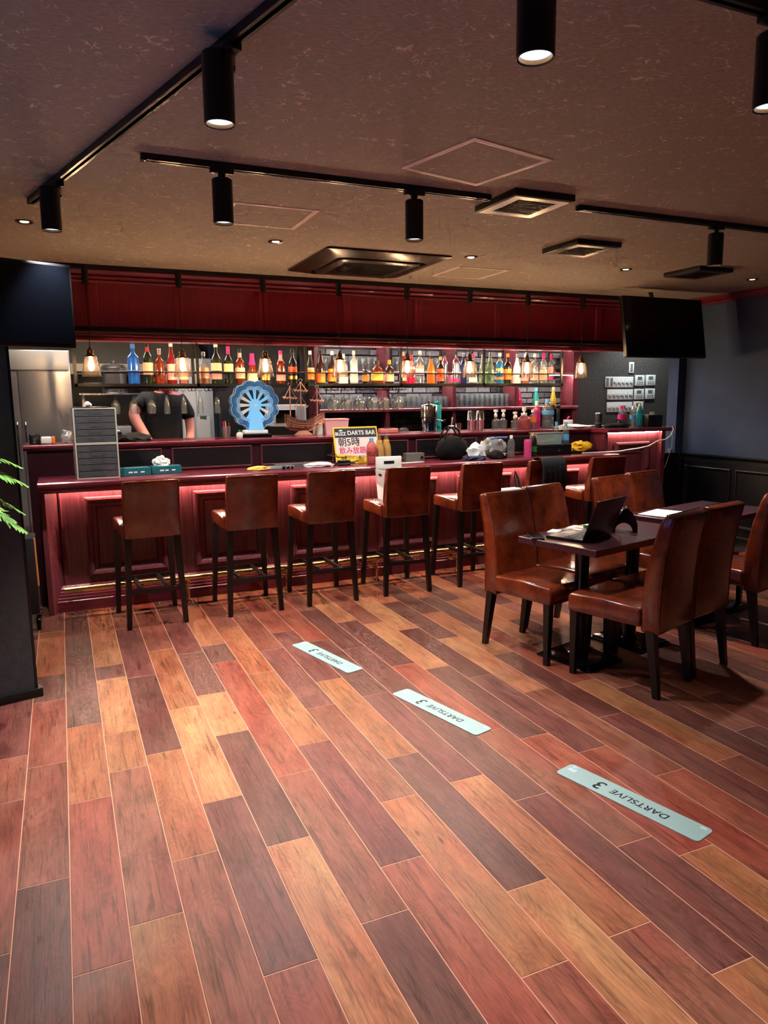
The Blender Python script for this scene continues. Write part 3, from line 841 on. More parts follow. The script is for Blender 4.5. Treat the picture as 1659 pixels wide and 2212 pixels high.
MB().box(-0.155, -0.001, 0.01, 0.155, 0.0, 0.225).build('screen', BLACKG, lid, smooth=0)

ph = thing('smartphone', 'black smartphone lying at the table edge left of laptop', 'phone', on_table(0.055, 0.45), A0 + R(-38))
MB().rbox(-0.038, -0.075, 0, 0.038, 0.075, 0.010, 0.004).build('phone_body', M('phone_edge', (70, 75, 75), 0.3, metal=0.7), ph)
MB().box(-0.034, -0.07, 0.010, 0.034, 0.07, 0.0105).build('screen', BLACKG, ph, smooth=0)
o = MB().rbox(-0.045, -0.03, 0, 0.045, 0.03, 0.012, 0.003).build('card_pack', PAPER, loc=on_table(0.245, 0.47), rot=(0, 0, A0 + R(20))); tag(o, 'small white card packet behind the phone', 'packet')
mb = MB()
for i in range(9):
    for j in range(7):
        mb.v.append(Vector((-0.09 + i * 0.0225, -0.06 + j * 0.02, 0.004 + 0.014 * abs(noise.noise(Vector((i * 0.7, j * 0.8, 3)))))))
for i in range(8):
    for j in range(6):
        a = i * 7 + j; mb.f.append((a, a + 7, a + 8, a + 1))
o = mb.build('plastic_wrapper', BAGP, loc=on_table(0.42, 0.46), rot=(0, 0, A0 + R(10))); tag(o, 'crumpled clear plastic wrapper on the table behind the laptop', 'wrapper')
gt = thing('tape_roll', 'small green and white roll beside laptop screen', 'tape', on_table(0.50, 0.43))
MB().lathe([(0.012, 0), (0.024, 0), (0.024, 0.022), (0.012, 0.022)], 16).build('roll', M('green_plastic', (60, 130, 85), 0.4), gt)
MB().lathe([(0.011, 0), (0.013, 0), (0.013, 0.024), (0.011, 0.024)], 14).build('core', PAPER, gt)
# menu holder: a leaning card held in an arched black stand
mh = thing('menu_holder', 'black arched menu holder with a white card standing behind the laptop', 'menu holder', on_table(0.60, 0.25), A0 + R(-52))
arch = []
for i in range(13):
    a = PI * i / 12
    arch.append((0.05 * math.cos(a), 0.055 * math.sin(a)))
outer = [(-0.075, 0.0), (-0.072, 0.05), (-0.045, 0.10), (0.0, 0.135), (0.018, 0.14), (0.055, 0.10), (0.075, 0.05), (0.078, 0.0)]
poly = [(0.05, 0.0)] + [(p[0], p[1]) for p in arch[1:-1]] + [(-0.05, 0.0)] + outer
MB().prism(poly, -0.05, 0.05, 'Y').build('stand', BLACKG, mh)
q = Matrix.Translation((-0.080, 0, 0.03)) @ Matrix.Rotation(R(33), 4, 'Y')
MB().box(-0.003, -0.075, 0.0, 0.003, 0.075, 0.12, mtx=q).build('card', PAPER, mh, smooth=0)
# papers on the second pair of tables
mb = MB()
mb.box(-0.15, -0.105, 0, 0.15, 0.105, 0.002)
o = mb.build('printed_sheet', PAPER, loc=on_table(1.36, 0.46), rot=(0, 0, A0 + R(8))); tag(o, 'large white printed sheet lying on the far table', 'paper')
lines = MB()
for i in range(7):
    for j in range(5):
        lines.box(-0.13 + j * 0.053, -0.085 + i * 0.026, 0.002, -0.13 + j * 0.053 + 0.02 + 0.022 * random.random(), -0.085 + i * 0.026 + 0.006, 0.0023)
lo = lines.build('print', M('grey_ink', (150, 152, 150), 0.7), o, smooth=0)

# black bag on the floor under the right hand tables
bg = thing('backpack', 'black backpack slumped under the far right table', 'bag', (*uv(1.645, 0.30), 0), A0)
MB().blob((0, 0, 0.15), (0.07, 0.12, 0.17), 4, 0.12, 1.6, 3, flat=0.0).build('bag_body', M('black_fabric', (14, 14, 16), 0.8, bump=0.3, bscale=200), bg)
MB().tube([(-0.03, -0.04, 0.29), (-0.02, -0.06, 0.34), (0.02, -0.06, 0.34), (0.03, -0.04, 0.29)], 0.010, 8).build('carry_loop', M('strap_black', (20, 20, 22), 0.7), bg)
MB().rbox(0.01, -0.135, 0.13, 0.025, -0.115, 0.19, 0.003).build('zip_tag', M('maroon_tag', (120, 50, 70), 0.5), bg)

# ---- throw-line mats
MATM = M('mat_white', (146, 172, 170), 0.45, spec=0.4)
def mat_outline(w, l, r):
    pts = []
    for (cx, cy, a0) in ((w - r, l - r, 0), (-w + r, l - r, 90), (-w + r, -l + r, 180), (w - r, -l + r, 270)):
        for i in range(6):
            a = R(a0 + 18 * i); pts.append((cx + r * math.cos(a), cy + r * math.sin(a)))
    return pts
mm = MB().prism(mat_outline(0.054, 0.302, 0.018), 0.0, 0.003, 'Z').mesh('mat_sheet', MATM, smooth=0)
tick = MB()
for i in range(5): tick.box(-0.053, -0.2 + 0.1 * i, 0.003, -0.043, -0.1985 + 0.1 * i, 0.0032)
tick.box(0.032, 0.265, 0.003, 0.044, 0.285, 0.0032); tick.box(0.0, 0.25, 0.003, 0.022, 0.285, 0.0032); tick.box(0.03, -0.285, 0.003, 0.045, -0.262, 0.0032)
tm = tick.mesh('small_print', M('mat_grey', (176, 196, 194), 0.5), smooth=0)
MATS3 = [(1.328, 3.888, 'white throw-line mat farthest from viewer, near the stools'),
         (1.579, 2.944, 'white throw-line mat in the middle of the floor'),
         (1.852, 1.947, 'white throw-line mat nearest the viewer, largest in view')]
for (x, y, lb) in MATS3:
    t = thing('throw_line_mat', lb, 'mat', (x, y, 0.0005), ROT, 'throw-line mats on the floor')
    inst(mm, 'mat_sheet', t)
    inst(T_LOGO, 'logo_lettering', t, (0.0, -0.045, 0.0034), (0, 0, R(90)))
    inst(T_THREE, 'logo_numeral', t, (0.0, 0.125, 0.0034), (0, 0, R(90)))
    inst(tm, 'small_print', t)

# ================================================================ CEILING FITTINGS
TRACKM = M('track_black', (12, 12, 14), 0.3, spec=0.6)
def make_track(p0, p1, label):
    p0 = Vector((*p0, 0)); p1 = Vector((*p1, 0)); d = p1 - p0; ln = d.length
    t = thing('light_track', label, 'light track', (p0.x, p0.y, ZC), math.atan2(d.y, d.x), 'ceiling light tracks')
    MB().box(0, -0.018, -0.026, ln, -0.007, 0).box(0, 0.007, -0.026, ln, 0.018, 0).box(0, -0.007, -0.006, ln, 0.007, 0).build('track_channel', TRACKM, t, smooth=0)
    for x in (0, ln):
        MB().rbox(x - 0.012, -0.019, -0.028, x + 0.012, 0.019, 0, 0.003).build('end_cap', M('track_cap', (20, 19, 20), 0.22), t)
    return t
make_track((-0.0565, 4.19), (1.20, -0.28), 'long black ceiling track running diagonally at upper left')
make_track((0.386, 3.29), (2.033, 3.29), 'short black ceiling track carrying two spots in mid room')
make_track((2.592, 3.28), (4.65, 3.28), 'black ceiling track running off to the right')
make_track((0.55, 1.48), (3.1, 1.48), 'black ceiling track crossing the upper right corner')
make_track((-0.85, 6.0), (5.9, 6.0), 'long black track holding the glass pendants before the fascia')

LENS = M('spot_lens', (240, 250, 255), 0.4, emit=(196, 234, 255), estr=1.5)
STICK = M('spec_sticker', (170, 190, 205), 0.5)
def make_spot(x, y, label, rot=0.0, sticker=False, tilt=(0, 0), zb=-0.246, power=1.0, cone=82, side=False):
    """side: the lamp body hangs beside its adapter instead of below a short neck"""
    t = thing('track_spotlight', label, 'spotlight', (x, y, ZC - 0.026), rot, 'black cylinder track spotlights')
    if side: zb = -0.232
    z0 = zb + 0.026
    off = Vector((0, 0, 0))
    zt = -0.040
    MB().rbox(-0.05, -0.017, -0.018, 0.05, 0.017, 0.004, 0.003).build('adapter', TRACKM, t)
    if side:
        w = Matrix.Rotation(-rot, 3, 'Z') @ Vector((-0.034, -0.012, 0)); off = w; zt = -0.022
        MB().lathe([(0.016, -0.060), (0.019, -0.056), (0.019, -0.016)], 14).cyl((0, 0, -0.045), (w.x * 0.8, w.y * 0.8, -0.045), 0.010, seg=10).build('neck', TRACKM, t)
    else:
        MB().lathe([(0.010, -0.046), (0.014, -0.040), (0.014, -0.030), (0.017, -0.026), (0.017, -0.016)], 14).build('neck', TRACKM, t)
    if sticker:
        vs = []
        rs = 0.0197 if side else 0.0178
        for i in range(8):
            a = R(-110 + i * 17) - rot
            vs += [(rs * math.cos(a), rs * math.sin(a), -0.048 if side else -0.026), (rs * math.cos(a), rs * math.sin(a), -0.019)]
        MB().add(vs, [(2 * i, 2 * i + 2, 2 * i + 3, 2 * i + 1) for i in range(7)]).build('sticker', STICK, t)
    c = (off.x, off.y, 0)
    MB().lathe([(0.0, zt), (0.040, zt), (0.0435, zt - 0.004), (0.0435, z0), (0.0415, z0 - 0.002), (0.038, z0), (0.038, z0 + 0.012)], 28, c).build('lamp_body', M('spot_black', (12, 13, 16), 0.36, spec=0.5), t)
    MB().lathe([(0.0, z0 + 0.010), (0.0365, z0 + 0.010)], 24, c, cap=False).build('lens', LENS, t)
    MB().lathe([(0.0365, z0 + 0.010), (0.0378, z0 + 0.001)], 24, c, cap=False).build('lens_ring', M('copper_ring', (180, 120, 80), 0.3, metal=1.0), t)
    add_light('spot_beam', 'SPOT', (off.x, off.y, z0 - 0.004), W_SPOT * power, SPOT_COL, (R(tilt[0]), R(tilt[1]), 0), 0.03, None, R(cone), 0.75, t)
    return t
TA = R(-74.3)
make_spot(0.060, 3.78, 'black spotlight with pale sticker at the far end of diagonal track', TA, True, side=True, power=1.2)
make_spot(0.504, 2.20, 'black spotlight with pale sticker midway on the diagonal track', TA, True, side=True, power=0.8)
make_spot(0.92, 0.73, 'added black spotlight out of view on the diagonal track above the viewer', TA, True, side=True, power=0.4)  # lamp out of view, added for its light
make_spot(0.705, 3.29, 'black spotlight on the short track, left one', 0, power=1.4)
make_spot(1.623, 3.29, 'black spotlight on the short track, right one', 0)
make_spot(3.586, 3.28, 'black spotlight with sticker on the right hand track', 0, True, power=0.9)
make_spot(4.35, 3.28, 'black spotlight at the right end of the right hand track', 0, True, power=0.35, tilt=(0, -38))
make_spot(1.035, 1.48, 'largest black spotlight, cut by the top of the picture', 0, power=0.5)
make_spot(1.785, 1.48, 'black spotlight cut by the right edge at upper right', 0, power=0.5)

# recessed downlights
DLM = M('downlight_reflector', (230, 225, 220), 0.15, metal=1.0)
DLE = M('downlight_glow', (255, 240, 220), 0.4, emit=(255, 226, 190), estr=2.2)
dring = MB().lathe([(0.030, 0.028), (0.040, -0.001), (0.048, -0.004), (0.049, 0.0)], 24, cap=False).mesh('trim_ring', M('downlight_trim', (40, 34, 32), 0.3), smooth=40)
dcone = MB().lathe([(0.012, 0.03), (0.039, 0.0)], 24, cap=False).mesh('reflector', DLM, smooth=40)
dlamp = MB().lathe([(0.0, -0.001), (0.022, -0.001), (0.024, 0.001)], 20, cap=False).mesh('lamp_face', DLE, smooth=40)
DL = ['small recessed downlight beside the diagonal track end', 'small recessed downlight left of the air conditioner', 'small recessed downlight right of the air conditioner',
      'small recessed downlight left of the dark ceiling vent', 'small recessed downlight in the dark right ceiling']
for (x, lb) in zip((-0.107, 1.34, 2.781, 4.206, 5.622), DL):
    t = thing('downlight', lb, 'downlight', (x, 4.72, ZC - 0.004), 0, 'recessed ceiling downlights')
    mb = MB().lathe([(0.049, 0.003), (0.046, -0.003), (0.038, -0.001)], 24, cap=False)
    mb.build('trim_ring', M('downlight_trim', (40, 34, 32), 0.3), t)
    inst(dlamp, 'lamp_face', t)
    MB().lathe([(0.0245, 0.001), (0.038, -0.001)], 24, cap=False).build('reflector', DLM, t)
    if x < 5: add_light('downlight_beam', 'SPOT', (0, 0, -0.02), W_DOWN * (0.55 if x > 4 else 1.0), (1, 0.93, 0.85), (0, 0, 0), 0.03, None, R(140), 0.7, t)

# access hatches
HATCH = M('hatch_metal', (250, 234, 224), 0.4, metal=0.0)
def make_hatch(x, y, a, s, label):
    t = thing('ceiling_hatch', label, 'hatch', (x, y, ZC), a, 'ceiling access hatches')
    h = s / 2
    mb = MB()
    q = Matrix.Rotation(R(90), 4, 'X')
    mb.ring(-h, h, -h, h, [(0, 0), (0, 0.003), (0.015, 0.004), (0.0155, 0.001), (0.0165, 0.001), (0.017, 0.004), (0.028, 0.003), (0.028, 0)], 0.0, mtx=q @ Matrix.Scale(1, 4))
    for v in mb.v: v.z = -abs(v.z)
    mb.build('hatch_frame', HATCH, t, smooth=0)
    MB().box(-h + 0.024, -h + 0.024, -0.0015, h - 0.024, h - 0.024, 0.0).build('hatch_panel', CEIL, t, smooth=0)
make_hatch(1.722, 2.89, R(13.3), 0.465, 'large pale-framed ceiling access hatch seen as a diamond')
make_hatch(1.115, 4.12, 0.0, 0.475, 'pale-framed ceiling hatch behind the left spot of the short track')
make_hatch(3.125, 5.32, 0.0, 0.47, 'pale-framed ceiling hatch right of the air conditioner')

# square vents
VIN = M('vent_inner', (180, 168, 150), 0.3, metal=0.5)
def make_vent(x, y, a, label, inner, face):
    t = thing('ceiling_vent', label, 'vent', (x, y, ZC), a, 'square ceiling vents')
    MB().rbox(-0.18, -0.19, -0.032, 0.18, 0.19, 0.0, 0.003).build('vent_case', BLACKM, t)
    q = Matrix.Rotation(R(90), 4, 'X')
    mb = MB().ring(-0.165, 0.165, -0.175, 0.175, [(0, 0.0), (0.002, 0.003), (0.05, 0.003), (0.055, 0.0)], 0.0, mtx=q)
    for v in mb.v: v.z = -0.032 - abs(v.z)
    mb.build('inner_frame', inner, t, smooth=0)
    MB().box(-0.11, -0.12, -0.0335, 0.11, 0.12, -0.031).build('vent_face', face, t, smooth=0)
    for i in range(9):
        yy = -0.105 + 0.026 * i
        MB().box(-0.108, yy - 0.002, -0.0365, 0.108, yy + 0.003, -0.033).build('louvre', face, t, smooth=0)
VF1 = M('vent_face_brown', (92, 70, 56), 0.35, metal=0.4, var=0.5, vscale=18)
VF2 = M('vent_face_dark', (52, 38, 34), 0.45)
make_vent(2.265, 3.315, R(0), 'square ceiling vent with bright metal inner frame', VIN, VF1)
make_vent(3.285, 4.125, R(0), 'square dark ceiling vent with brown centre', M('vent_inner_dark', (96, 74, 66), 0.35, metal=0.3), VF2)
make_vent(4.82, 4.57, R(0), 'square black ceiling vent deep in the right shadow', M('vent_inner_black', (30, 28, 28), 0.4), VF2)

# ceiling cassette air conditioner
ACM = M('ac_brown', (36, 27, 25), 0.28, metal=0.0)
ac = thing('ceiling_air_conditioner', 'large dark square cassette air conditioner near the bar ceiling', 'air conditioner', (2.17, 5.21, ZC))
mb = MB(); h = 0.47
def sq(s, z, r, n=5):
    pts = []
    for (sx, sy, a0) in ((1, 1, 0), (-1, 1, 90), (-1, -1, 180), (1, -1, 270)):
        for i in range(n):
            a = R(a0 + 90 * i / (n - 1)); pts.append((sx * (s - r) + r * math.cos(a), sy * (s - r) + r * math.sin(a), z))
    return pts
def loft(mb, loops, cap_last=True):
    o = len(mb.v); n = len(loops[0])
    for lp_ in loops: mb.v += [Vector(p) for p in lp_]
    for j in range(len(loops) - 1):
        for i in range(n):
            k = (i + 1) % n; mb.f.append((o + j * n + i, o + j * n + k, o + (j + 1) * n + k, o + (j + 1) * n + i))
    if cap_last: mb.f.append([o + (len(loops) - 1) * n + i for i in range(n)])
    return mb
loft(mb, [sq(h, 0, 0.01), sq(h, -0.012, 0.01), sq(h - 0.11, -0.042, 0.07), sq(h - 0.12, -0.040, 0.07), sq(h - 0.125, -0.015, 0.065), sq(h - 0.15, -0.015, 0.06), sq(h - 0.155, -0.045, 0.06), sq(h - 0.175, -0.052, 0.05), sq(h - 0.22, -0.052, 0.02), sq(h - 0.225, -0.046, 0.02)])
mb.build('panel', ACM, ac, smooth=25)
for i in range(14):
    MB().box(-0.235, -0.235 + 0.0345 * i, -0.050, 0.235, -0.225 + 0.0345 * i, -0.046).build('grille_slat', M('ac_grille', (34, 26, 24), 0.4), ac, smooth=0)
for k in range(4):
    q = Matrix.Rotation(R(90 * k), 4, 'Z')
    MB().box(-0.22, h - 0.148, -0.030, 0.22, h - 0.128, -0.026, mtx=q).build('louvre', BLACKM, ac, smooth=0)

# glass pendants
BULB = M('bulb_glow', (255, 226, 180), 0.4, emit=(255, 216, 164), estr=W_PENDANT * 24)
def make_pendant():
    t = thing('pendant_lamp', '', 'pendant lamp')
    MB().lathe([(0.0, 0.0), (0.024, 0.0), (0.024, -0.128), (0.0, -0.13)], 18, (0, 0, -0.004)).build('canopy', BLACKM, t)
    MB().cyl((0, 0, -0.132), (0, 0, -0.60), 0.0028, seg=6).build('cord', BLACKM, t)
    MB().lathe([(0.004, 0), (0.010, -0.004), (0.011, -0.016), (0.019, -0.022), (0.024, -0.030), (0.024, -0.052), (0.027, -0.054), (0.027, -0.062), (0.040, -0.070), (0.042, -0.076), (0.0, -0.078)], 18, (0, 0, -0.59)).build('socket', OLDBRASS, t)
    MB().lathe([(0.030, -0.655), (0.043, -0.668), (0.050, -0.69), (0.058, -0.73), (0.066, -0.775), (0.073, -0.812), (0.0715, -0.812), (0.0645, -0.775), (0.0565, -0.73), (0.0485, -0.69), (0.0415, -0.67), (0.030, -0.658)], 20, cap=False).build('glass_shade', PENDGLASS, t)
    MB().lathe([(0.008, -0.668), (0.010, -0.685), (0.017, -0.71), (0.021, -0.735), (0.018, -0.755), (0.010, -0.766), (0.0, -0.769)], 16).build('bulb', BULB, t)
    return t
proto = make_pendant()
PEND = ['clear glass pendant lamp nearest the left television', 'clear glass pendant lamp before the pink labelled bottles', 'clear glass pendant lamp above the blue wheel ornament, third from left',
        'clear glass pendant lamp left of the tall frosted bottle', 'clear glass pendant lamp above the water dispenser', 'clear glass pendant lamp third from the right',
        'clear glass pendant lamp second from the right', 'clear glass pendant lamp by the speckled wall, last on the right']
for i, (x, lb) in enumerate(zip((0.24, 0.914, 1.582, 2.24, 2.886, 3.53, 4.172, 4.822), PEND)):
    o = proto if i == 0 else copy_tree(proto)
    o.location = (x, 6.0, ZC - 0.004)
    tag(o, lb, 'pendant lamp', 'glass pendant lamps over the bar')

# ================================================================ SCREENS
TVB = M('tv_bezel', (9, 9, 10), 0.35); TVS = M('tv_screen', (3, 4, 7), 0.10, spec=0.6)
def make_tv(loc, rot, w, h, label, arm):
    t = thing('wall_television', label, 'television', loc)
    t.rotation_euler = rot
    MB().rbox(-w / 2, 0, -h / 2, w / 2, 0.045, h / 2, 0.006).build('bezel', TVB, t)
    MB().box(-w / 2 + 0.012, -0.002, -h / 2 + 0.02, w / 2 - 0.012, 0.0, h / 2 - 0.012).build('screen', TVS, t, smooth=0)
    MB().rbox(-0.10, 0.045, -0.10, 0.10, 0.07, 0.10, 0.004).build('mount_plate', BLACKM, t)
    MB().cyl((0, 0.06, 0), arm, 0.02, seg=10).build('mount_arm', BLACKM, t)
    return t
make_tv((-0.248, 3.745, 1.945), (0, 0, R(20)), 0.73, 0.385, 'black television screen hanging at the upper left edge', (0, 0.24, 0.02))
make_tv((5.375, 5.455, 2.147), (R(-10), 0, R(0.5)), 1.01, 0.575, 'black television hanging before the fascia by the navy wall', (0, 0.16, 0.42))

# ================================================================ SWITCHES on the speckled wall
YW = YS - 0.001
SWM = M('switch_white', (228, 232, 230), 0.35); LCD = M('lcd_green', (96, 120, 96), 0.3); SWG = M('switch_grey', (120, 124, 122), 0.5)
k7 = 7.0 / 7.2
def switch_plate(x0, x1, z0, z1, n, label, start=0):
    x0 *= k7; x1 *= k7; z0 = 1.5 + (z0 - 1.5) * k7; z1 = 1.5 + (z1 - 1.5) * k7
    t = thing('switch_plate', label, 'switch plate', (x0, YW, z0), 0, 'wide dimmer switch plates')
    w = x1 - x0; h = z1 - z0
    MB().rbox(0, -0.010, 0, w, 0.0, h, 0.004).build('plate', SWM, t)
    st = w / n
    for i in range(n):
        cx = st * (i + 0.5)
        if i < start:
            MB().box(cx - st * 0.28, -0.013, h * 0.12, cx - st * 0.04, -0.010, h * 0.88).box(cx + st * 0.06, -0.013, h * 0.12, cx + st * 0.3, -0.010, h * 0.88).build('rocker', SWG, t, smooth=0)
        else:
            q = Matrix.Translation((cx - st * 0.1, -0.010, h * 0.52)) @ Matrix.Rotation(R(90), 4, 'X')
            MB().lathe([(st * 0.26, 0), (st * 0.24, 0.010), (0.0, 0.011)], 14, mtx=q).build('dimmer_knob', SWM, t)
            MB().box(cx + st * 0.1, -0.0125, h * 0.12, cx + st * 0.3, -0.010, h * 0.40).build('indicator', SWG, t, smooth=0)
    return t
switch_plate(6.158, 6.600, 1.606, 1.738, 7, 'widest white dimmer plate, top row on the speckled wall', 2)
switch_plate(6.194, 6.602, 1.455, 1.583, 6, 'white dimmer plate, middle row on the speckled wall')
switch_plate(6.194, 6.598, 1.302, 1.427, 6, 'white dimmer plate, bottom row behind the cola bottles')
t = thing('wall_switch', 'single tall white switch above the dimmer plates', 'switch', (6.521 * k7, YW, 1.5 + 0.283 * k7))
MB().rbox(0, -0.010, 0, 0.078, 0, 0.13, 0.004).build('plate', SWM, t)
MB().box(0.022, -0.014, 0.02, 0.056, -0.010, 0.11).build('rocker', SWG, t, smooth=0)
def thermostat(x0, z0, label, covered=False):
    t = thing('thermostat', label, 'thermostat', (x0 * k7, YW, 1.5 + (z0 - 1.5) * k7), 0, 'white air conditioner controllers')
    MB().rbox(0, -0.018, 0, 0.15, 0, 0.128, 0.004).build('case', SWM, t)
    MB().box(0.036, -0.0195, 0.068, 0.108, -0.018, 0.110).build('display', LCD, t, smooth=0)
    for i in range(3):
        for j in range(2):
            MB().box(0.028 + 0.034 * i, -0.0195, 0.016 + 0.022 * j, 0.052 + 0.034 * i, -0.018, 0.028 + 0.022 * j).build('button', SWG, t, smooth=0)
thermostat(6.621, 1.626, 'white controller with green display, upper left of the five')
thermostat(6.800, 1.630, 'white controller with green display, upper right of the five')
thermostat(6.618, 1.456, 'white controller with green display, middle left of the five')
thermostat(6.800, 1.459, 'white controller with green display, middle right of the five')
thermostat(6.616, 1.300, 'white controller half hidden behind the teal bottle')

# ================================================================ FERN at the left edge
LEAF = M('fern_green', (88, 146, 48), 0.45, var=0.35, vscale=14)
LEAF.node_tree.nodes['Principled BSDF'].inputs['Transmission Weight'].default_value = 0.0
fern = thing('potted_fern', 'bright green fern with drooping fronds at the left edge', 'plant', (-0.62, 3.62, 0))
MB().lathe([(0.13, 0), (0.15, 0.02), (0.17, 0.85), (0.18, 0.87), (0.165, 0.87), (0.15, 0.80), (0.0, 0.80)], 24).build('planter', M('planter_black', (22, 22, 24), 0.5), fern)
def frond(a, z_top, ln, droop, seed):
    rr = random.Random(seed)
    mb = MB(); pts = []
    n = 16
    for i in range(n + 1):
        s = i / n
        pts.append(Vector((math.cos(a) * ln * s, math.sin(a) * ln * s, 0.82 + z_top * math.sin(min(1, s * 1.6) * PI / 2) - droop * s * s)))
    mb.tube(pts, [0.004 * (1 - 0.75 * i / n) for i in range(n + 1)], 5)
    side = Vector((-math.sin(a), math.cos(a), 0))
    for i in range(4, n * 2):
        s = i / (2 * n); j = min(n - 1, int(s * n)); p = pts[j].lerp(pts[j + 1], s * n - j)
        tang = (pts[j + 1] - pts[j]).normalized()
        for sg in (-1, 1):
            L_ = 0.10 * max(0.0, math.sin(PI * min(1, 0.12 + s * 0.90))) ** 0.6 * (0.8 + 0.4 * rr.random()) + 0.012
            d = (side * sg * 0.85 + tang * 0.55 + Vector((0, 0, -0.25 + 0.3 * rr.random()))).normalized()
            wv = tang * 0.019 * (1 - 0.3 * s)
            nrm = Vector((0, 0, 0.004))
            o = len(mb.v)
            mb.v += [p - wv * 0.5, p + d * L_ * 0.45 - wv + nrm, p + d * L_, p + d * L_ * 0.45 + wv + nrm, p + wv * 0.5]
            mb.f += [(o, o + 1, o + 3, o + 4), (o + 1, o + 2, o + 3)]
    return mb.build('frond', LEAF, fern, smooth=0)
frond(R(6), 0.52, 0.45, 0.14, 1); frond(R(-2), 0.46, 0.47, 0.16, 2); frond(R(12), 0.36, 0.45, 0.20, 3)
frond(R(-10), 0.30, 0.46, 0.20, 4); frond(R(-22), 0.33, 0.45, 0.17, 5); frond(R(-60), 0.45, 0.40, 0.2, 6); frond(R(-100), 0.45, 0.45, 0.2, 7); frond(R(-140), 0.4, 0.45, 0.2, 8); frond(R(-35), 0.42, 0.45, 0.2, 9)

# utility trolley glimpsed between the partition and the bar
tr = thing('service_trolley', 'small dark service trolley with black wheel behind the partition', 'trolley', (-0.30, 5.30, 0))
MB().rbox(-0.12, -0.12, 0.11, 0.085, 0.12, 0.62, 0.006).build('trolley_box', M('trolley_dark', (34, 32, 36), 0.5), tr)
for (x, y) in ((0.07, -0.10), (0.07, 0.10), (-0.10, -0.10), (-0.10, 0.10)):
    q = Matrix.Translation((x - 0.012, y, 0.045)) @ Matrix.Rotation(R(90), 4, 'Y')
    MB().lathe([(0.012, 0), (0.040, 0.002), (0.045, 0.008), (0.045, 0.022), (0.040, 0.028), (0.012, 0.03)], 20, mtx=q).build('wheel', BLACKG, tr)
    MB().box(x - 0.016, y - 0.012, 0.045, x - 0.013, y + 0.012, 0.112).box(x + 0.020, y - 0.012, 0.045, x + 0.023, y + 0.012, 0.112).box(x - 0.016, y - 0.012, 0.107, x + 0.023, y + 0.012, 0.113).build('caster_fork', STEEL, tr, smooth=0)
MB().cyl((0.088, -0.11, 0.30), (0.083, -0.11, 0.62), 0.008, seg=8).build('orange_handle', M('orange_wood', (214, 140, 70), 0.4), tr)

# ================================================================ DART MACHINES on the left, where the throw lines face
DMB = M('machine_black', (24, 25, 30), 0.35)
DMS = M('machine_screen', (20, 60, 120), 0.2, emit=(70, 150, 255), estr=1.9)
def dart_machine(x, y, label):
    t = thing('dart_machine', label, 'dart machine', (x, y, 0), ROT, 'dart machines on the left')
    MB().rbox(-0.35, -0.32, 0.0, 0.0, 0.32, 2.1, 0.02, 2).build('cabinet', DMB, t)
    MB().box(0.0, -0.26, 0.75, 0.012, 0.26, 1.25).build('screen', DMS, t, smooth=0)
    q = Matrix.Translation((0.0, 0, 1.70)) @ Matrix.Rotation(R(90), 4, 'Y')
    MB().lathe([(0.0, 0.01), (0.20, 0.012), (0.235, 0.02), (0.255, 0.02), (0.26, 0.0)], 40, mtx=q).build('dart_board', M('board_dark', (40, 42, 48), 0.6), t)
    MB().lathe([(0.262, 0.004), (0.275, 0.03), (0.285, 0.004)], 40, mtx=q, cap=False).build('light_ring', M('ring_glow', (120, 180, 255), 0.3, emit=(110, 175, 255), estr=2.2), t)
    MB().rbox(0.0, -0.2, 0.45, 0.06, 0.2, 0.62, 0.01).build('coin_panel', DMB, t)
for i, (x, y, lb) in enumerate(((-1.02, 3.28, 'dart machine opposite the farthest throw line'), (-0.80, 2.32, 'dart machine opposite the middle throw line'), (-0.55, 1.35, 'dart machine opposite the nearest throw line'))):
    dart_machine(x, y, lb)

# ================================================================ BACK BAR
BRICK = M('brick_grey', (84, 84, 86), 0.6, var=0.45, vscale=9, bump=0.5, bscale=40)
BRICKD = M('brick_dark', (46, 46, 50), 0.6, var=0.4, vscale=9, bump=0.5, bscale=40)
MORTAR = M('mortar_dark', (20, 20, 22), 0.85)
wb = MB().box(2.31, 7.16, 0, 5.55, 7.30, ZC).build('wall_brick', MORTAR, smooth=0); struct(wb); tag(wb, 'grey brick wall behind the back-bar shelves', 'wall')
bmesh_a = MB().rbox(0, -0.012, 0, 0.155, 0.0, 0.055, 0.004, 1)
bms = []
for i in range(4):
    mb = MB().rbox(0, -0.016 - 0.002 * i, 0, 0.155, 0.0, 0.056, 0.005, 1)
    for v in mb.v:
        v.x += 0.003 * noise.noise(Vector((v.x * 30, v.z * 40, i * 9.0))); v.z += 0.003 * noise.noise(Vector((v.x * 40, v.z * 30, i * 5.0 + 3)))
    bms.append((mb.mesh('brick', BRICK, smooth=0), mb.mesh('brick', BRICKD, smooth=0)))
half = MB().rbox(0, -0.016, 0, 0.073, 0.0, 0.056, 0.005, 1).mesh('brick', BRICK, smooth=0)
rb = random.Random(3)
row = 0; z = 1.165
while z < 2.0:
    x = 2.352 + (0 if row % 2 == 0 else 0.082)
    if row % 2: inst(half, 'brick', wb, (2.352, 7.16, z))
    while x + 0.155 < 5.46:
        inst(rb.choice(bms)[0 if rb.random() < 0.62 else 1], 'brick', wb, (x, 7.16, z)); x += 0.164
    z += 0.065; row += 1
LEDL = M('shelf_led_low', (255, 250, 245), 0.5, emit=(255, 244, 240), estr=12.0)
bb_ = thing('back_bar_shelving', 'burgundy timber back-bar shelving before the brick wall', 'shelving', (0, 0, 0))
for (x0, x1) in ((2.31, 2.35), (3.075, 3.115), (3.855, 3.895), (4.645, 4.69), (5.44, 5.51)):
    MB().box(x0, 6.9, 1.10, x1, 7.135, 2.2).build('upright', RED, bb_, smooth=0)
SHELFM = wood_mat('shelf_wood', (110, 40, 52), (160, 76, 84), axis='X')
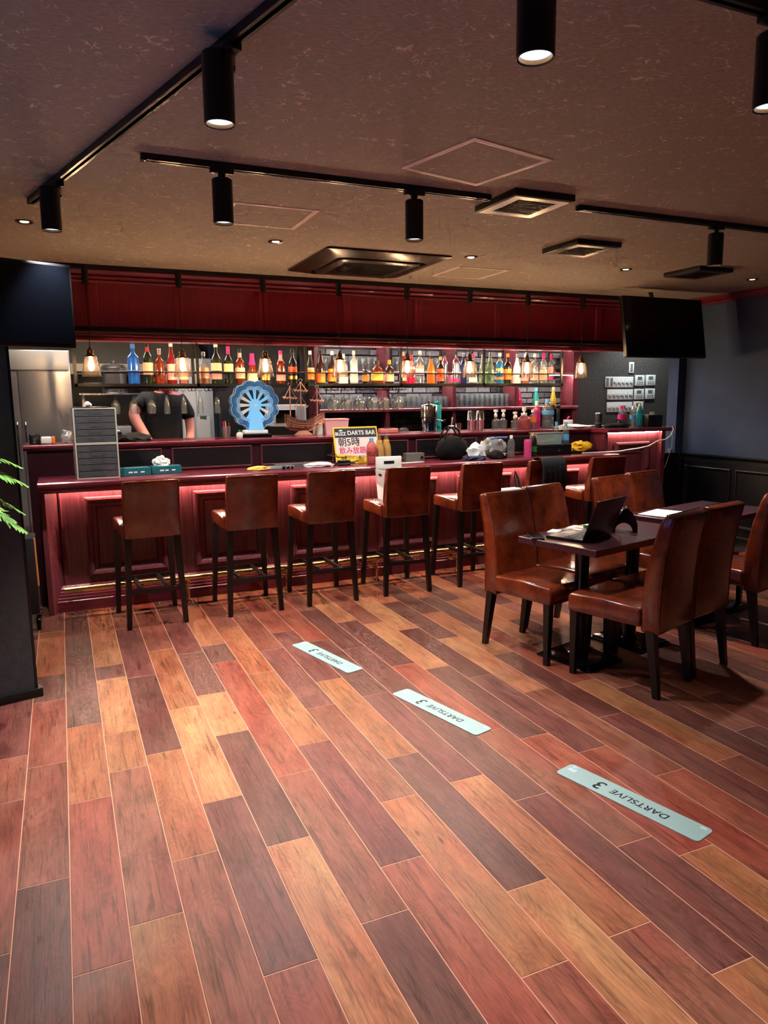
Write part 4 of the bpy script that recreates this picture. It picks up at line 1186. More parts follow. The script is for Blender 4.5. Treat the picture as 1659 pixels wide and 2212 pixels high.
MB().prism([(7.13, 1.362), (7.13, 1.395), (6.885, 1.395), (6.88, 1.390), (6.88, 1.367), (6.885, 1.362)], 2.35, 5.51, 'X').build('shelf_board', SHELFM, bb_, smooth=0)
MB().prism([(7.13, 1.745), (7.13, 1.770), (6.905, 1.770), (6.90, 1.765), (6.90, 1.75), (6.905, 1.745)], 2.35, 5.44, 'X').build('shelf_board', SHELFM, bb_, smooth=0)
LEDW = M('shelf_led', (255, 250, 245), 0.5, emit=(255, 244, 240), estr=170.0)
for (xa, xb) in ((2.36, 3.07), (3.12, 3.85), (3.90, 4.64), (4.70, 5.43)):
    MB().box(xa, 6.915, 1.740, xb, 6.925, 1.7445).build('shelf_led', LEDW, bb_, smooth=0)
    MB().box(xa, 6.905, 2.16, xb, 6.915, 2.1645).build('shelf_led', LEDW, bb_, smooth=0)
    MB().box(xa - 0.01, 6.90, 2.165, xb + 0.01, 7.13, 2.19).build('top_board', RED, bb_, smooth=0)
MB().box(2.35, 6.84, 0.0, 5.5, 7.13, 0.92).build('base_cabinet', BLACKW, bb_, smooth=0)

# hanging bottle shelf
hs = thing('hanging_bottle_shelf', 'long black metal shelf hung below the fascia for bottles', 'shelf', (0, 0, 0))
SZ = 1.633
for x in (0.13, 1.063, 1.997, 2.916, 3.809, 4.737):
    MB().box(x - 0.011, 6.19, 1.612, x + 0.011, 6.212, 1.96).build('post', BLACKM, hs, smooth=0)
    MB().box(x - 0.011, 6.42, 1.612, x + 0.011, 6.442, 1.99).build('post', BLACKM, hs, smooth=0)
    MB().box(x - 0.009, 6.21, 1.612, x + 0.009, 6.42, 1.628).build('cross_bar', BLACKM, hs, smooth=0)
for y in (6.19, 6.42):
    MB().box(0.12, y, 1.612, 4.748, y + 0.022, SZ + 0.002).build('edge_bar', BLACKM, hs, smooth=0)
    MB().cyl((0.13, y + 0.011, 1.728), (4.737, y + 0.011, 1.728), 0.006, seg=8).build('guard_rail', BLACKM, hs)
MB().box(0.13, 6.212, 1.622, 4.737, 6.42, SZ - 0.001).build('shelf_board', thin_glass('shelf_glass', (150, 175, 170), body=0.25, bodycol=(40, 48, 46)), hs, smooth=0)
rk = thing('stemware_rack', 'black wire rack under the left half of the bottle shelf', 'rack', (0, 0, 0))
for x in (0.36, 0.47, 0.50, 0.61, 0.64, 0.75, 0.765, 0.87, 0.90, 1.01, 1.04, 1.15, 1.18, 1.29):
    MB().tube([(x, 6.21, 1.60), (x, 6.22, 1.578), (x, 6.40, 1.578), (x, 6.42, 1.60), (x, 6.42, 1.612)], 0.003, 6).build('wire', BLACKM, rk)
MB().box(0.34, 6.21, 1.597, 1.31, 6.42, 1.6115).build('rack_plate', BLACKM, rk, smooth=0)
rk = thing('stemware_rack', 'black wire rack under the middle of the bottle shelf', 'rack', (0, 0, 0))
for i in range(12):
    x = 2.235 + 0.0665 * i
    MB().tube([(x, 6.21, 1.60), (x, 6.22, 1.578), (x, 6.40, 1.578), (x, 6.42, 1.60), (x, 6.42, 1.612)], 0.003, 6).build('wire', BLACKM, rk)
MB().box(2.22, 6.21, 1.597, 3.0, 6.42, 1.6115).build('rack_plate', BLACKM, rk, smooth=0)

# ---- bottles
def bg(name, tint, body=0.35, bodycol=None):
    return thin_glass('glass_' + name, tint, body=body, bodycol=bodycol or tint, edge=0.4, rough=0.05)
G = {'blue': bg('blue', (60, 150, 250), 0.5, (30, 125, 245)), 'green': bg('green', (50, 92, 40), 0.45, (24, 48, 20)), 'amber': bg('amber', (196, 96, 24), 0.35, (150, 60, 12)),
     'red': bg('red', (190, 40, 40), 0.4, (150, 22, 30)), 'clear': bg('clear', (235, 242, 242), 0.08, (240, 245, 245)), 'brown': bg('brown', (92, 40, 16), 0.5, (52, 20, 10)),
     'dark': bg('dark', (30, 26, 24), 0.7, (14, 12, 12)), 'frost': bg('frost', (220, 235, 245), 0.6, (205, 222, 235)), 'orange': bg('orange', (255, 150, 30), 0.75, (250, 130, 15)),
     'navy': bg('navy', (30, 50, 130), 0.6, (20, 36, 110)), 'pale': bg('pale', (190, 222, 190), 0.25, (190, 220, 190)), 'cyan': bg('cyan', (60, 170, 220), 0.5, (30, 140, 205)),
     'white': bg('white', (240, 240, 236), 0.9, (236, 236, 232)), 'magenta': bg('magenta', (225, 30, 110), 0.55, (215, 15, 95)), 'teal': bg('teal', (30, 200, 180), 0.5, (15, 185, 165)),
     'yellow': bg('yellow', (220, 205, 80), 0.5, (205, 185, 50)), 'pink': bg('pink', (250, 130, 180), 0.4, (245, 90, 160)), 'juice': bg('juice', (240, 170, 70), 0.8, (232, 160, 60)),
     'rose': bg('rose', (240, 160, 160), 0.3, (230, 130, 130)), 'cola': bg('cola', (40, 16, 14), 0.75, (22, 8, 8)), 'aqua': bg('aqua', (90, 200, 205), 0.6, (50, 175, 180)), 'silver': STEEL}
LIQ = {'juice': M('liquid_juice', (246, 170, 50), 0.25), 'red': M('liquid_red', (170, 30, 34), 0.2), 'amber': M('liquid_amber', (190, 96, 24), 0.2), 'cola': M('liquid_cola', (24, 9, 8), 0.15)}
def P_(n, c, rough=0.5): return M('plain_' + n, c, rough)
C = {'cream': P_('cream', (240, 214, 170)), 'peach': P_('peach', (246, 184, 158)), 'pinkl': P_('pinkl', (244, 150, 150)), 'orange': P_('orange', (250, 128, 40)), 'white': P_('white', (236, 236, 232)),
     'magenta': P_('magenta', (220, 24, 130)), 'black': P_('black', (16, 16, 18)), 'gold': M('gold_foil', (214, 166, 80), 0.3, metal=0.9), 'red': P_('red', (200, 36, 48)), 'yellow': P_('yellow', (244, 208, 100)),
     'silver': M('silver_foil', (200, 200, 205), 0.25, metal=0.9), 'blue': P_('blue', (60, 120, 200)), 'sky': P_('sky', (90, 170, 230)), 'green': P_('green', (40, 130, 70)), 'pattern': M('plain_pattern', (200, 80, 50), 0.5, var=0.9, vscale=45), 'cork': P_('cork', (190, 150, 110)), 'teal': P_('teal', (40, 170, 170))}
STY = {
 'wine':   [(0.0, 0.004), (0.92, 0.0), (1, 0.02), (1, 0.56), (0.94, 0.62), (0.62, 0.70), (0.36, 0.76), (0.32, 0.80), (0.31, 0.94), (0.36, 0.945), (0.36, 0.96), (0.31, 0.97)],
 'whisky': [(0.0, 0.004), (0.94, 0.0), (1, 0.02), (1, 0.54), (0.97, 0.60), (0.80, 0.66), (0.48, 0.71), (0.36, 0.75), (0.34, 0.92), (0.34, 0.95)],
 'sloped': [(0.0, 0.004), (0.94, 0.0), (1, 0.02), (1, 0.42), (0.90, 0.54), (0.60, 0.68), (0.38, 0.80), (0.33, 0.88), (0.33, 0.95)],
 'tall':   [(0.0, 0.004), (0.95, 0.0), (1, 0.02), (1, 0.62), (0.95, 0.68), (0.55, 0.74), (0.36, 0.78), (0.34, 0.82), (0.34, 0.95)],
 'squat':  [(0.0, 0.004), (0.94, 0.0), (1, 0.03), (1.04, 0.30), (0.98, 0.55), (0.80, 0.66), (0.42, 0.72), (0.34, 0.76), (0.34, 0.90)],
 'teardrop': [(0.0, 0.004), (0.90, 0.0), (1, 0.03), (1.0, 0.26), (0.86, 0.42), (0.60, 0.62), (0.40, 0.80), (0.34, 0.92)],
 'pet':    [(0.0, 0.012), (0.55, 0.0), (0.95, 0.02), (1, 0.05), (1, 0.28), (0.93, 0.31), (1, 0.34), (1, 0.60), (0.90, 0.72), (0.60, 0.84), (0.34, 0.90), (0.34, 0.94)],
 'jug':    [(0.0, 0.004), (0.95, 0.0), (1, 0.03), (1, 0.45), (0.92, 0.55), (0.6, 0.66), (0.3, 0.70), (0.28, 0.78)],
 'can':    [(0.0, 0.0), (0.86, 0.0), (1, 0.03), (1, 0.93), (0.86, 1.0), (0.82, 0.985), (0, 0.985)],
}
def bottle(label, x, y, z, h, r, style, glass, cap=None, lab=None, labz=(0.12, 0.45), group=None, capz=None, name='bottle', cat='bottle', lab2=None, lab2z=(0.5, 0.55), liquid=None, fill=0.5, seg=16, topcap=0.06, foil=None, foilz=(0.72, 0.9)):
    t = thing(name, label, cat, (x, y, z), random.uniform(0, 1), group)
    pr = STY[style]
    MB().lathe([(p * r, q * h) for p, q in pr], seg).build('glass_body', G[glass] if isinstance(glass, str) else glass, t)
    rn, zn = pr[-1][0] * r, pr[-1][1] * h
    if cap:
        MB().lathe([(rn * 1.18, -0.012 - topcap * h * 0.4), (rn * 1.2, -0.002), (rn * 1.15, h - zn), (rn * 0.9, h - zn + 0.001), (0, h - zn + 0.001)], 12, (0, 0, zn)).build('cap', C[cap], t)
    def band(zr, mat, nm, k=1.012):
        zs = [zr[0] * h, zr[1] * h]
        def rad(zz):
            for (p0, q0), (p1, q1) in zip(pr[:-1], pr[1:]):
                if q0 * h <= zz <= q1 * h and q1 > q0: return r * (p0 + (p1 - p0) * (zz / h - q0) / (q1 - q0))
            return r
        n = 4
        MB().lathe([(rad(zs[0] + (zs[1] - zs[0]) * i / n) * k + 0.0005, zs[0] + (zs[1] - zs[0]) * i / n) for i in range(n + 1)], seg, cap=False).build(nm, C[mat], t)
    if lab: band(labz, lab, 'label')
    if lab2: band(lab2z, lab2, 'label')
    if foil: band(foilz, foil, 'neck_foil', 1.06)
    if liquid:
        lz = fill * h
        q = [(p * r * 0.95, max(qq * h, 0.004)) for p, qq in pr if qq * h < lz]
        q.append((q[-1][0], lz)); q.append((0, lz))
        MB().lathe(q, seg).build('liquid', LIQ.get(liquid, G[liquid]), t)
    return t
SG = 'liquor bottles on the hanging shelf'
YB_ = 6.31
def sb(x, h, r, style, glass, label, **k): return bottle(label, x, YB_ + k.pop('dy', 0), SZ, h, r, style, glass, group=SG, **k)
sb(0.571, .320, .046, 'tall', 'blue', 'bright blue bottle, leftmost on the hanging shelf', cap='blue', lab='blue', labz=(.30, .36))
sb(0.684, .346, .039, 'wine', 'green', 'dark green wine bottle with pink and white label beside blue bottle', cap='black', lab='peach', labz=(.22, .50), foil='red', foilz=(.76, .86))
sb(0.776, .285, .042, 'squat', 'amber', 'round amber bottle with clear glass stopper', cap='silver')
sb(0.871, .341, .039, 'sloped', 'red', 'tall red bottle with pale pink label left of the second pendant', cap='white', lab='pinkl', labz=(.10, .48))
sb(0.965, .266, .038, 'whisky', 'clear', 'clear bottle hidden behind the second pendant shade', cap='silver', lab='peach', labz=(.14, .40), liquid='red', fill=.4)
sb(1.134, .265, .043, 'sloped', 'clear', 'clear bottle with amber spirit and wide pale label', cap='silver', lab='peach', labz=(.18, .52), liquid='amber', fill=.22)
sb(1.239, .337, .044, 'wine', 'green', 'dark green bottle with white cap and two pink labels', cap='white', lab='pinkl', labz=(.12, .26), lab2='peach', lab2z=(.33, .52))
sb(1.342, .315, .040, 'wine', 'green', 'dark green bottle with magenta cap and arched cream label', cap='magenta', lab='cream', labz=(.30, .54), foil='magenta', foilz=(.80, .93))
sb(1.441, .297, .040, 'whisky', 'amber', 'amber bottle with pale neck and tan label', cap='black', lab='peach', labz=(.16, .46), foil='pinkl', foilz=(.76, .9))
sb(1.547, .260, .046, 'teardrop', 'amber', 'squat amber bottle with dripping magenta neck above the blue wheel', cap='magenta', lab='cream', labz=(.10, .36), foil='magenta', foilz=(.62, .9))
sb(1.661, .277, .040, 'whisky', 'brown', 'brown bottle behind the third pendant shade', cap='gold', lab='gold', labz=(.12, .3))
sb(1.801, .287, .040, 'whisky', 'amber', 'amber bottle with long pink neck right of the third pendant', cap='magenta', lab='pinkl', labz=(.10, .28), foil='pinkl', foilz=(.70, .93))
sb(1.909, .301, .038, 'wine', 'dark', 'near black bottle with gold band before the shelf post', cap='black', lab='gold', labz=(.14, .24), lab2='pattern', lab2z=(.3, .5))
sb(2.073, .292, .037, 'sloped', 'dark', 'dark bottle with white cap and orange and pink label', cap='white', lab='orange', labz=(.14, .42), lab2='pinkl', lab2z=(.42, .49))
sb(2.171, .298, .041, 'sloped', 'brown', 'brown bottle with wide bright orange label', cap='black', lab='orange', labz=(.04, .34))
sb(2.280, .291, .038, 'sloped', 'brown', 'brown bottle with tall orange label left of the fourth pendant', cap='white', lab='orange', labz=(.08, .46))
sb(2.387, .268, .042, 'whisky', 'frost', 'pale bottle with white and pink label behind the fourth pendant', cap='white', lab='white', labz=(.02, .3))
sb(2.492, .299, .036, 'tall', 'frost', 'tall frosted white bottle beside the fourth pendant', cap='white', lab='white', labz=(.06, .34))
sb(2.607, .173, .031, 'squat', 'dark', 'short black bottle with small orange label', cap='black', lab='orange', labz=(.14, .46))
sb(2.724, .214, .056, 'squat', 'amber', 'broad squat amber bottle with yellow label and dark stopper', cap='black', lab='yellow', labz=(.14, .5))
sb(2.847, .220, .042, 'squat', 'brown', 'brown bottle with orange cap and pale label', cap='orange', lab='peach', labz=(.1, .42))
sb(2.990, .294, .036, 'tall', 'red', 'red bottle left of the fifth pendant shade', cap='pinkl', lab='pinkl', labz=(.1, .3))
sb(3.075, .270, .040, 'sloped', 'magenta', 'magenta bottle behind the fifth pendant shade', cap='red', lab='white', labz=(.5, .6))
sb(3.168, .310, .039, 'tall', 'clear', 'clear bottle with round pink badge right of the fifth pendant', cap='white', lab='white', labz=(.28, .46), lab2='pinkl', lab2z=(.46, .56))
sb(3.287, .269, .040, 'sloped', 'orange', 'bright orange bottle with dark cap', cap='black')
sb(3.390, .257, .039, 'whisky', 'dark', 'dark bottle wrapped in colourful pattern', cap='gold', lab='pattern', labz=(.1, .55))
sb(3.462, .306, .030, 'tall', 'silver', 'slim steel bottle with magenta collar', cap='black', dy=0.05, foil='magenta', foilz=(.70, .74))
sb(3.545, .312, .036, 'tall', 'silver', 'steel bottle with magenta badge at its foot', cap='black', lab='magenta', labz=(.06, .16), foil='magenta', foilz=(.75, .80), dy=-0.03)
sb(3.645, .292, .036, 'tall', 'navy', 'dark blue bottle left of the sixth pendant', cap='silver')
sb(3.755, .289, .040, 'whisky', 'clear', 'clear bottle with magenta cap behind the sixth pendant', cap='magenta', lab='white', labz=(.06, .22))
sb(3.862, .281, .038, 'sloped', 'pale', 'pale green bottle touching the shelf post', cap='silver')
sb(3.948, .305, .043, 'sloped', 'pale', 'larger pale green bottle right of the shelf post', cap='silver')
sb(4.060, .303, .038, 'tall', 'cyan', 'blue bottle with orange label', cap='white', lab='orange', labz=(.14, .22), lab2='yellow', lab2z=(.42, .5), foil='orange', foilz=(.74, .8))
sb(4.155, .299, .041, 'whisky', 'dark', 'black bottle with round orange label', cap='orange', lab='orange', labz=(.14, .48))
sb(4.267, .292, .041, 'sloped', 'white', 'white opaque bottle left of the seventh pendant', cap='silver')
sb(4.368, .298, .036, 'tall', 'rose', 'pale pink bottle behind the seventh pendant shade', cap='white', lab='pinkl', labz=(.1, .26))
sb(4.482, .304, .040, 'tall', 'clear', 'clear bottle with peach label right of the seventh pendant', cap='white', lab='peach', labz=(.12, .34))
sb(4.592, .311, .037, 'tall', 'clear', 'clear bottle with magenta cap and tall pale label', cap='magenta', lab='peach', labz=(.12, .46), foil='magenta', foilz=(.80, .88))
sb(4.690, .303, .036, 'tall', 'clear', 'clear bottle with pink label, last at the right shelf end', cap='magenta', lab='pinkl', labz=(.36, .56), lab2='magenta', lab2z=(.14, .22), foil='magenta', foilz=(.80, .9))
# a second rank behind, at the right hand end
for (x, gl, cp, lb_) in ((4.545, 'clear', 'black', 'clear bottle with black pourer in the rear row, left one'), (4.645, 'clear', 'sky', 'clear bottle with pale blue cap in the rear row'), (4.43, 'clear', 'silver', 'clear bottle with silver pourer in the rear row')):
    sb(x, .318, .032, 'tall', gl, lb_, cap=cp, dy=0.075, lab='white', labz=(.2, .4))
o = thing('serving_plate', 'small clear plate lying at the left end of the hanging shelf', 'plate', (0.26, YB_, SZ))
MB().lathe([(0.0, 0.002), (0.05, 0.0), (0.075, 0.012), (0.076, 0.014), (0.05, 0.004), (0, 0.004)], 24).build('plate_dish', GLASS, o)

# ---- stemware hanging upside down
wine_m = MB().lathe([(0.031, 0.0), (0.030, 0.002), (0.005, 0.008), (0.0035, 0.02), (0.0035, 0.065), (0.012, 0.078), (0.028, 0.100), (0.035, 0.125), (0.036, 0.150), (0.030, 0.190), (0.0292, 0.190), (0.035, 0.150), (0.034, 0.125), (0.027, 0.101), (0.0, 0.080)], 18, cap=False).mesh('glass_body', GLASS, smooth=60)
flute_m = MB().lathe([(0.029, 0.0), (0.028, 0.003), (0.008, 0.010), (0.0065, 0.04), (0.013, 0.060), (0.020, 0.090), (0.024, 0.14), (0.025, 0.195), (0.024, 0.195), (0.023, 0.14), (0.019, 0.091), (0.0, 0.055)], 18, cap=False).mesh('glass_body', GLASS, smooth=60)
def hang(m, x, y, label, nm, grp):
    o = inst(m, nm, None, (x, y, 1.584), (PI, 0, random.uniform(0, 6)))
    return tag(o, label, 'glass', grp)
for x, lb in zip((0.415, 0.553, 0.695), ('first', 'second', 'third')):
    hang(wine_m, x, 6.31, 'round wine glass hanging upside down, %s from the left' % lb, 'wine_glass', 'glasses hanging under the left shelf')
for x, lb in zip((0.818, 0.954, 1.091, 1.232), ('before the person', 'under the second pendant', 'before the pale fridge', 'next to the dark panel')):
    hang(flute_m, x, 6.31, 'slim beer glass hanging upside down %s' % lb, 'beer_glass', 'glasses hanging under the left shelf')
for x in (2.285, 2.411, 2.549, 2.677, 2.793, 2.937):
    hang(wine_m, x, 6.27, 'wine glass hanging upside down in the front rank of the middle rack', 'wine_glass', 'front wine glasses in the middle rack')
    hang(wine_m, x, 6.37, 'wine glass hanging upside down in the rear rank of the middle rack', 'wine_glass', 'rear wine glasses in the middle rack')

# ---- rows of tumblers on the back shelves
tumb = MB().lathe([(0.0, 0.004), (0.023, 0.004), (0.024, 0.0), (0.026, 0.002), (0.029, 0.122), (0.028, 0.122), (0.0248, 0.012), (0.0, 0.012)], 14, cap=False).mesh('glass_body', GLASS, smooth=50)
tumb2 = MB().lathe([(0.0, 0.004), (0.024, 0.004), (0.025, 0.0), (0.027, 0.002), (0.028, 0.142), (0.027, 0.142), (0.026, 0.012), (0.0, 0.012)], 14, cap=False).mesh('glass_body', GLASS, smooth=50)
for r_ in range(2):
    for i in range(11):
        tag(inst(tumb, 'tumbler', None, (3.16 + 0.0635 * i, 6.95 + 0.075 * r_, 1.3955)), 'clear tumbler in the rows behind the steel water dispenser', 'glass', 'tumblers on the left lower shelf')
    for i in range(11):
        tag(inst(tumb2, 'highball_glass', None, (3.93 + 0.064 * i, 6.95 + 0.075 * r_, 1.3955)), 'tall clear glass in the rows behind the steel shakers', 'glass', 'tall glasses on the right lower shelf')
    for i in range(10):
        tag(inst(tumb, 'tumbler', None, (2.40 + 0.064 * i, 6.95 + 0.075 * r_, 1.3955)), 'clear tumbler in the rows behind the hanging wine glasses', 'glass', 'tumblers behind the wine rack')
    for i in range(9):
        tag(inst(tumb2, 'highball_glass', None, (2.45 + 0.066 * i, 6.96 + 0.075 * r_, 1.7705)), 'tall clear glass on the upper shelf behind the frosted bottle', 'glass', 'tall glasses on the upper shelf, left')
    for i in range(9):
        tag(inst(tumb2, 'highball_glass', None, (3.17 + 0.066 * i, 6.96 + 0.075 * r_, 1.7705)), 'tall clear glass on the upper shelf behind the orange bottle', 'glass', 'tall glasses on the upper shelf, right')
bottle('slender magenta bottle on the back shelf', 4.755, 6.98, 1.3955, .205, .036, 'teardrop', 'magenta', name='syrup_bottle', cap='silver')
bottle('slender turquoise bottle on the back shelf', 4.985, 6.98, 1.3955, .205, .040, 'teardrop', 'teal', name='syrup_bottle', cap='sky')
bottle('slender yellow bottle on the back shelf', 5.225, 6.98, 1.3955, .215, .038, 'teardrop', 'yellow', name='syrup_bottle', cap='cork')

# strip light hidden behind the fascia sill, shining on the bottles
st = thing('bar_strip_light', 'white strip light hidden behind the fascia sill over the bottles', 'strip light', (0, 0, 0))
MB().box(0.2, 6.50, 2.02, 5.5, 6.55, 2.04).build('housing', WHITE, st, smooth=0)
MB().box(0.2, 6.505, 2.0185, 5.5, 6.545, 2.0199).build('diffuser', M('strip_glow', (255, 250, 245), 0.5, emit=(255, 244, 236), estr=W_BACKBAR), st, smooth=0)
MB().box(0.5, 6.51, 2.04, 0.52, 6.53, ZC).box(5.0, 6.51, 2.04, 5.02, 6.53, ZC).box(2.7, 6.51, 2.04, 2.72, 6.53, ZC).build('hanger', BLACKM, st, smooth=0)

# ================================================================ KITCHEN behind the left half
DPAN = M('charcoal_panel', (30, 31, 34), 0.5)
w = MB().box(1.42, 7.10, 0, 2.31, 7.30, ZC).build('wall_charcoal', DPAN, smooth=0); struct(w); tag(w, 'charcoal wall panel between kitchen and back bar', 'wall')
w = MB().box(-2.6, 8.6, 0, 1.6, 8.75, ZC).build('wall_kitchen', M('kitchen_steel', (128, 128, 126), 0.5, metal=0.5), smooth=0); struct(w); tag(w, 'stainless kitchen wall at the far left', 'wall')
fg = thing('steel_refrigerator', 'tall stainless refrigerator behind the bar at far left', 'refrigerator', (-0.32, 7.15, 0))
BRUSH = M('brushed_steel', (200, 200, 202), 0.34, metal=0.85)
MB().rbox(-0.45, 0.03, 0.08, 0.43, 0.7, 1.95, 0.01).build('cabinet_body', BRUSH, fg)
MB().prism([(-0.44, 0.03), (-0.44, 0.0), (-0.3, -0.018), (-0.1, -0.02), (0.0, -0.012), (0.0, 0.03)], 0.10, 1.76, 'Z').build('door', BRUSH, fg, smooth=50)
MB().prism([(0.01, 0.03), (0.01, -0.012), (0.1, -0.02), (0.3, -0.018), (0.42, 0.0), (0.42, 0.03)], 0.10, 1.76, 'Z').build('door', BRUSH, fg, smooth=50)
MB().rbox(-0.44, -0.012, 1.775, 0.42, 0.03, 1.94, 0.004).build('top_panel', M('fridge_grey', (200, 200, 196), 0.4, metal=0.4), fg)
for x in (-0.03, 0.035): MB().tube([(x, -0.015, 0.9), (x, -0.045, 0.92), (x, -0.045, 1.3), (x, -0.015, 1.32)], 0.008, 8).build('handle', CHROME, fg)
hd = thing('extractor_hood', 'stainless extractor hood over the kitchen', 'hood', (0.75, 8.12, 0))
MB().add([(-.75, -.4, 1.80), (.75, -.4, 1.80), (.75, .45, 1.80), (-.75, .45, 1.80), (-.55, -.1, 2.2), (.55, -.1, 2.2), (.55, .45, 2.2), (-.55, .45, 2.2)], [(0, 1, 5, 4), (1, 2, 6, 5), (2, 3, 7, 6), (3, 0, 4, 7), (4, 5, 6, 7)]).build('hood_canopy', M('hood_metal', (112, 110, 104), 0.55, metal=0.3), hd, smooth=0)
MB().box(-.75, -.41, 1.76, .75, -.395, 1.86).build('hood_lip', M('hood_edge', (190, 182, 160), 0.5, metal=0.2), hd, smooth=0)
MB().box(-.3, 0, 2.2, .3, .4, ZC).build('duct', STEEL, hd, smooth=0)
ks = thing('steel_wall_shelf', 'steel shelf over the kitchen worktop', 'shelf', (0.6, 7.75, 0))
MB().box(-0.42, -0.15, 1.56, 0.40, 0.15, 1.575).build('shelf_board', STEEL, ks, smooth=0)
for x in (-0.38, 0.36): MB().box(x - 0.012, 0.116, 0.9, x + 0.012, 0.14, 1.56).build('bracket', STEEL, ks, smooth=0)
pot = thing('stock_pot', 'big stainless pot on the kitchen shelf behind blue bottle', 'pot', (0.51, 7.72, 1.575))
MB().lathe([(0.0, 0.0), (0.115, 0.0), (0.12, 0.01), (0.12, 0.24), (0.124, 0.245), (0.122, 0.25), (0.10, 0.275), (0.0, 0.285)], 32).build('pot_body', BRUSH, pot)
MB().lathe([(0.0, 0.28), (0.012, 0.283), (0.012, 0.30), (0.022, 0.305), (0.022, 0.315), (0, 0.317)], 14).build('lid_knob', CHROME, pot)
kw = thing('steel_worktop', 'stainless kitchen worktop behind the bar ledge', 'worktop', (0.55, 7.75, 0))
MB().rbox(-0.42, -0.32, 0.86, 0.46, 0.3, 0.90, 0.004).build('top', STEEL, kw)
MB().box(-0.40, -0.30, 0.1, 0.44, 0.28, 0.86).build('cabinet_body', BRUSH, kw, smooth=0)
mw_ = thing('steel_oven', 'stainless counter oven beside the person', 'oven', (0.40, 7.58, 0.90))
MB().rbox(-0.17, -0.12, 0.0, 0.22, 0.2, 0.36, 0.006).build('oven_case', BRUSH, mw_)
MB().box(-0.15, -0.125, 0.04, 0.13, -0.12, 0.30).build('oven_door', M('oven_glass', (40, 48, 50), 0.2), mw_, smooth=0)
MB().cyl((-0.13, -0.14, 0.315), (0.11, -0.14, 0.315), 0.007, seg=8).build('oven_handle', CHROME, mw_)
rf = thing('white_refrigerator', 'pale glossy refrigerator edge right of the person', 'refrigerator', (1.22, 7.3, 0))
MB().rbox(-0.17, 0, 0.0, 0.17, 0.5, 1.9, 0.01).build('cabinet_body', M('pale_enamel', (205, 214, 220), 0.2), rf)
MB().box(-0.165, -0.012, 0.06, 0.0, 0.0, 1.84).build('door', M('pale_enamel', (205, 214, 220), 0.2), rf, smooth=0)
MB().box(0.006, -0.012, 0.06, 0.165, 0.0, 1.84).build('door', M('pale_enamel', (205, 214, 220), 0.2), rf, smooth=0)
for (x, z0, ww, hh, lb) in ((1.14, 1.02, 0.10, 0.33, 'left paper sheet clipped to the pale refrigerator'), (1.28, 1.0, 0.13, 0.34, 'right paper sheet in a clip on the pale refrigerator')):
    t = thing('clipped_sheet', lb, 'paper', (x, 7.283, z0), 0, 'sheets on the refrigerator')
    MB().box(-ww / 2, -0.003, 0, ww / 2, 0.0, hh).build('sheet', PAPER, t, smooth=0)
    MB().rbox(-0.03, -0.008, hh - 0.02, 0.03, 0.002, hh + 0.01, 0.002).build('clip', M('clip_grey', (110, 112, 116), 0.4, metal=0.5), t)
kl = thing('added_aisle_light', 'added flat white ceiling light over the staff aisle, out of view', 'ceiling light', (0.3, 6.80, ZC))  # hidden lamp, added to light the refrigerator front and the person
MB().rbox(-0.6, -0.12, -0.05, 0.6, 0.12, 0, 0.005).build('housing', WHITE, kl)
MB().box(-0.58, -0.10, -0.052, 0.58, 0.10, -0.0501).build('diffuser', M('aisle_fill_glow', (255, 250, 240), 0.5, emit=(255, 242, 224), estr=W_KITCHEN), kl, smooth=0)
mo = thing('microwave_oven', 'white microwave on a black stand behind the ship ornament', 'microwave', (1.98, 6.82, 0))
MB().box(-0.2, -0.12, 0.0, 0.2, 0.2, 1.245).build('stand', BLACKW, mo, smooth=0)
MB().rbox(-0.15, -0.12, 1.245, 0.17, 0.18, 1.45, 0.006).build('case', WHITE, mo)
MB().box(-0.13, -0.125, 1.28, 0.06, -0.12, 1.40).build('window', BLACKG, mo, smooth=0)
MB().box(0.08, -0.125, 1.26, 0.15, -0.12, 1.43).build('control_panel', M('pale_grey', (190, 195, 200), 0.4), mo, smooth=0)

# ================================================================ PERSON behind the bar
SKIN = M('skin', (226, 150, 140), 0.5)
SHIRT = M('black_shirt', (17, 18, 22), 0.75, bump=0.3, bscale=40)
def skin_obj(name, joints, edges, mat, parent, sub=2, root=0):
    me = bpy.data.meshes.new(name)
    me.from_pydata([j[:3] for j in joints], edges, [])
    o = bpy.data.objects.new(name, me); COL.objects.link(o); o.parent = parent
    me.materials.append(mat)
    md = o.modifiers.new('skin', 'SKIN'); md.use_smooth_shade = True
    lay = me.skin_vertices[0].data if me.skin_vertices else None
    if lay is None:
        bm = bmesh.new(); bm.from_mesh(me); bm.verts.layers.skin.verify(); bm.to_mesh(me); bm.free(); lay = me.skin_vertices[0].data
    for i, j in enumerate(joints):
        rr = j[3]
        lay[i].radius = rr if isinstance(rr, tuple) else (rr, rr)
        lay[i].use_root = (i == root)
    sd = o.modifiers.new('sub', 'SUBSURF'); sd.levels = sub; sd.render_levels = sub
    return o
pe = thing('person', 'person in black short-sleeved shirt standing behind the bar, arm bent', 'person', (0.83, 6.72, 0))
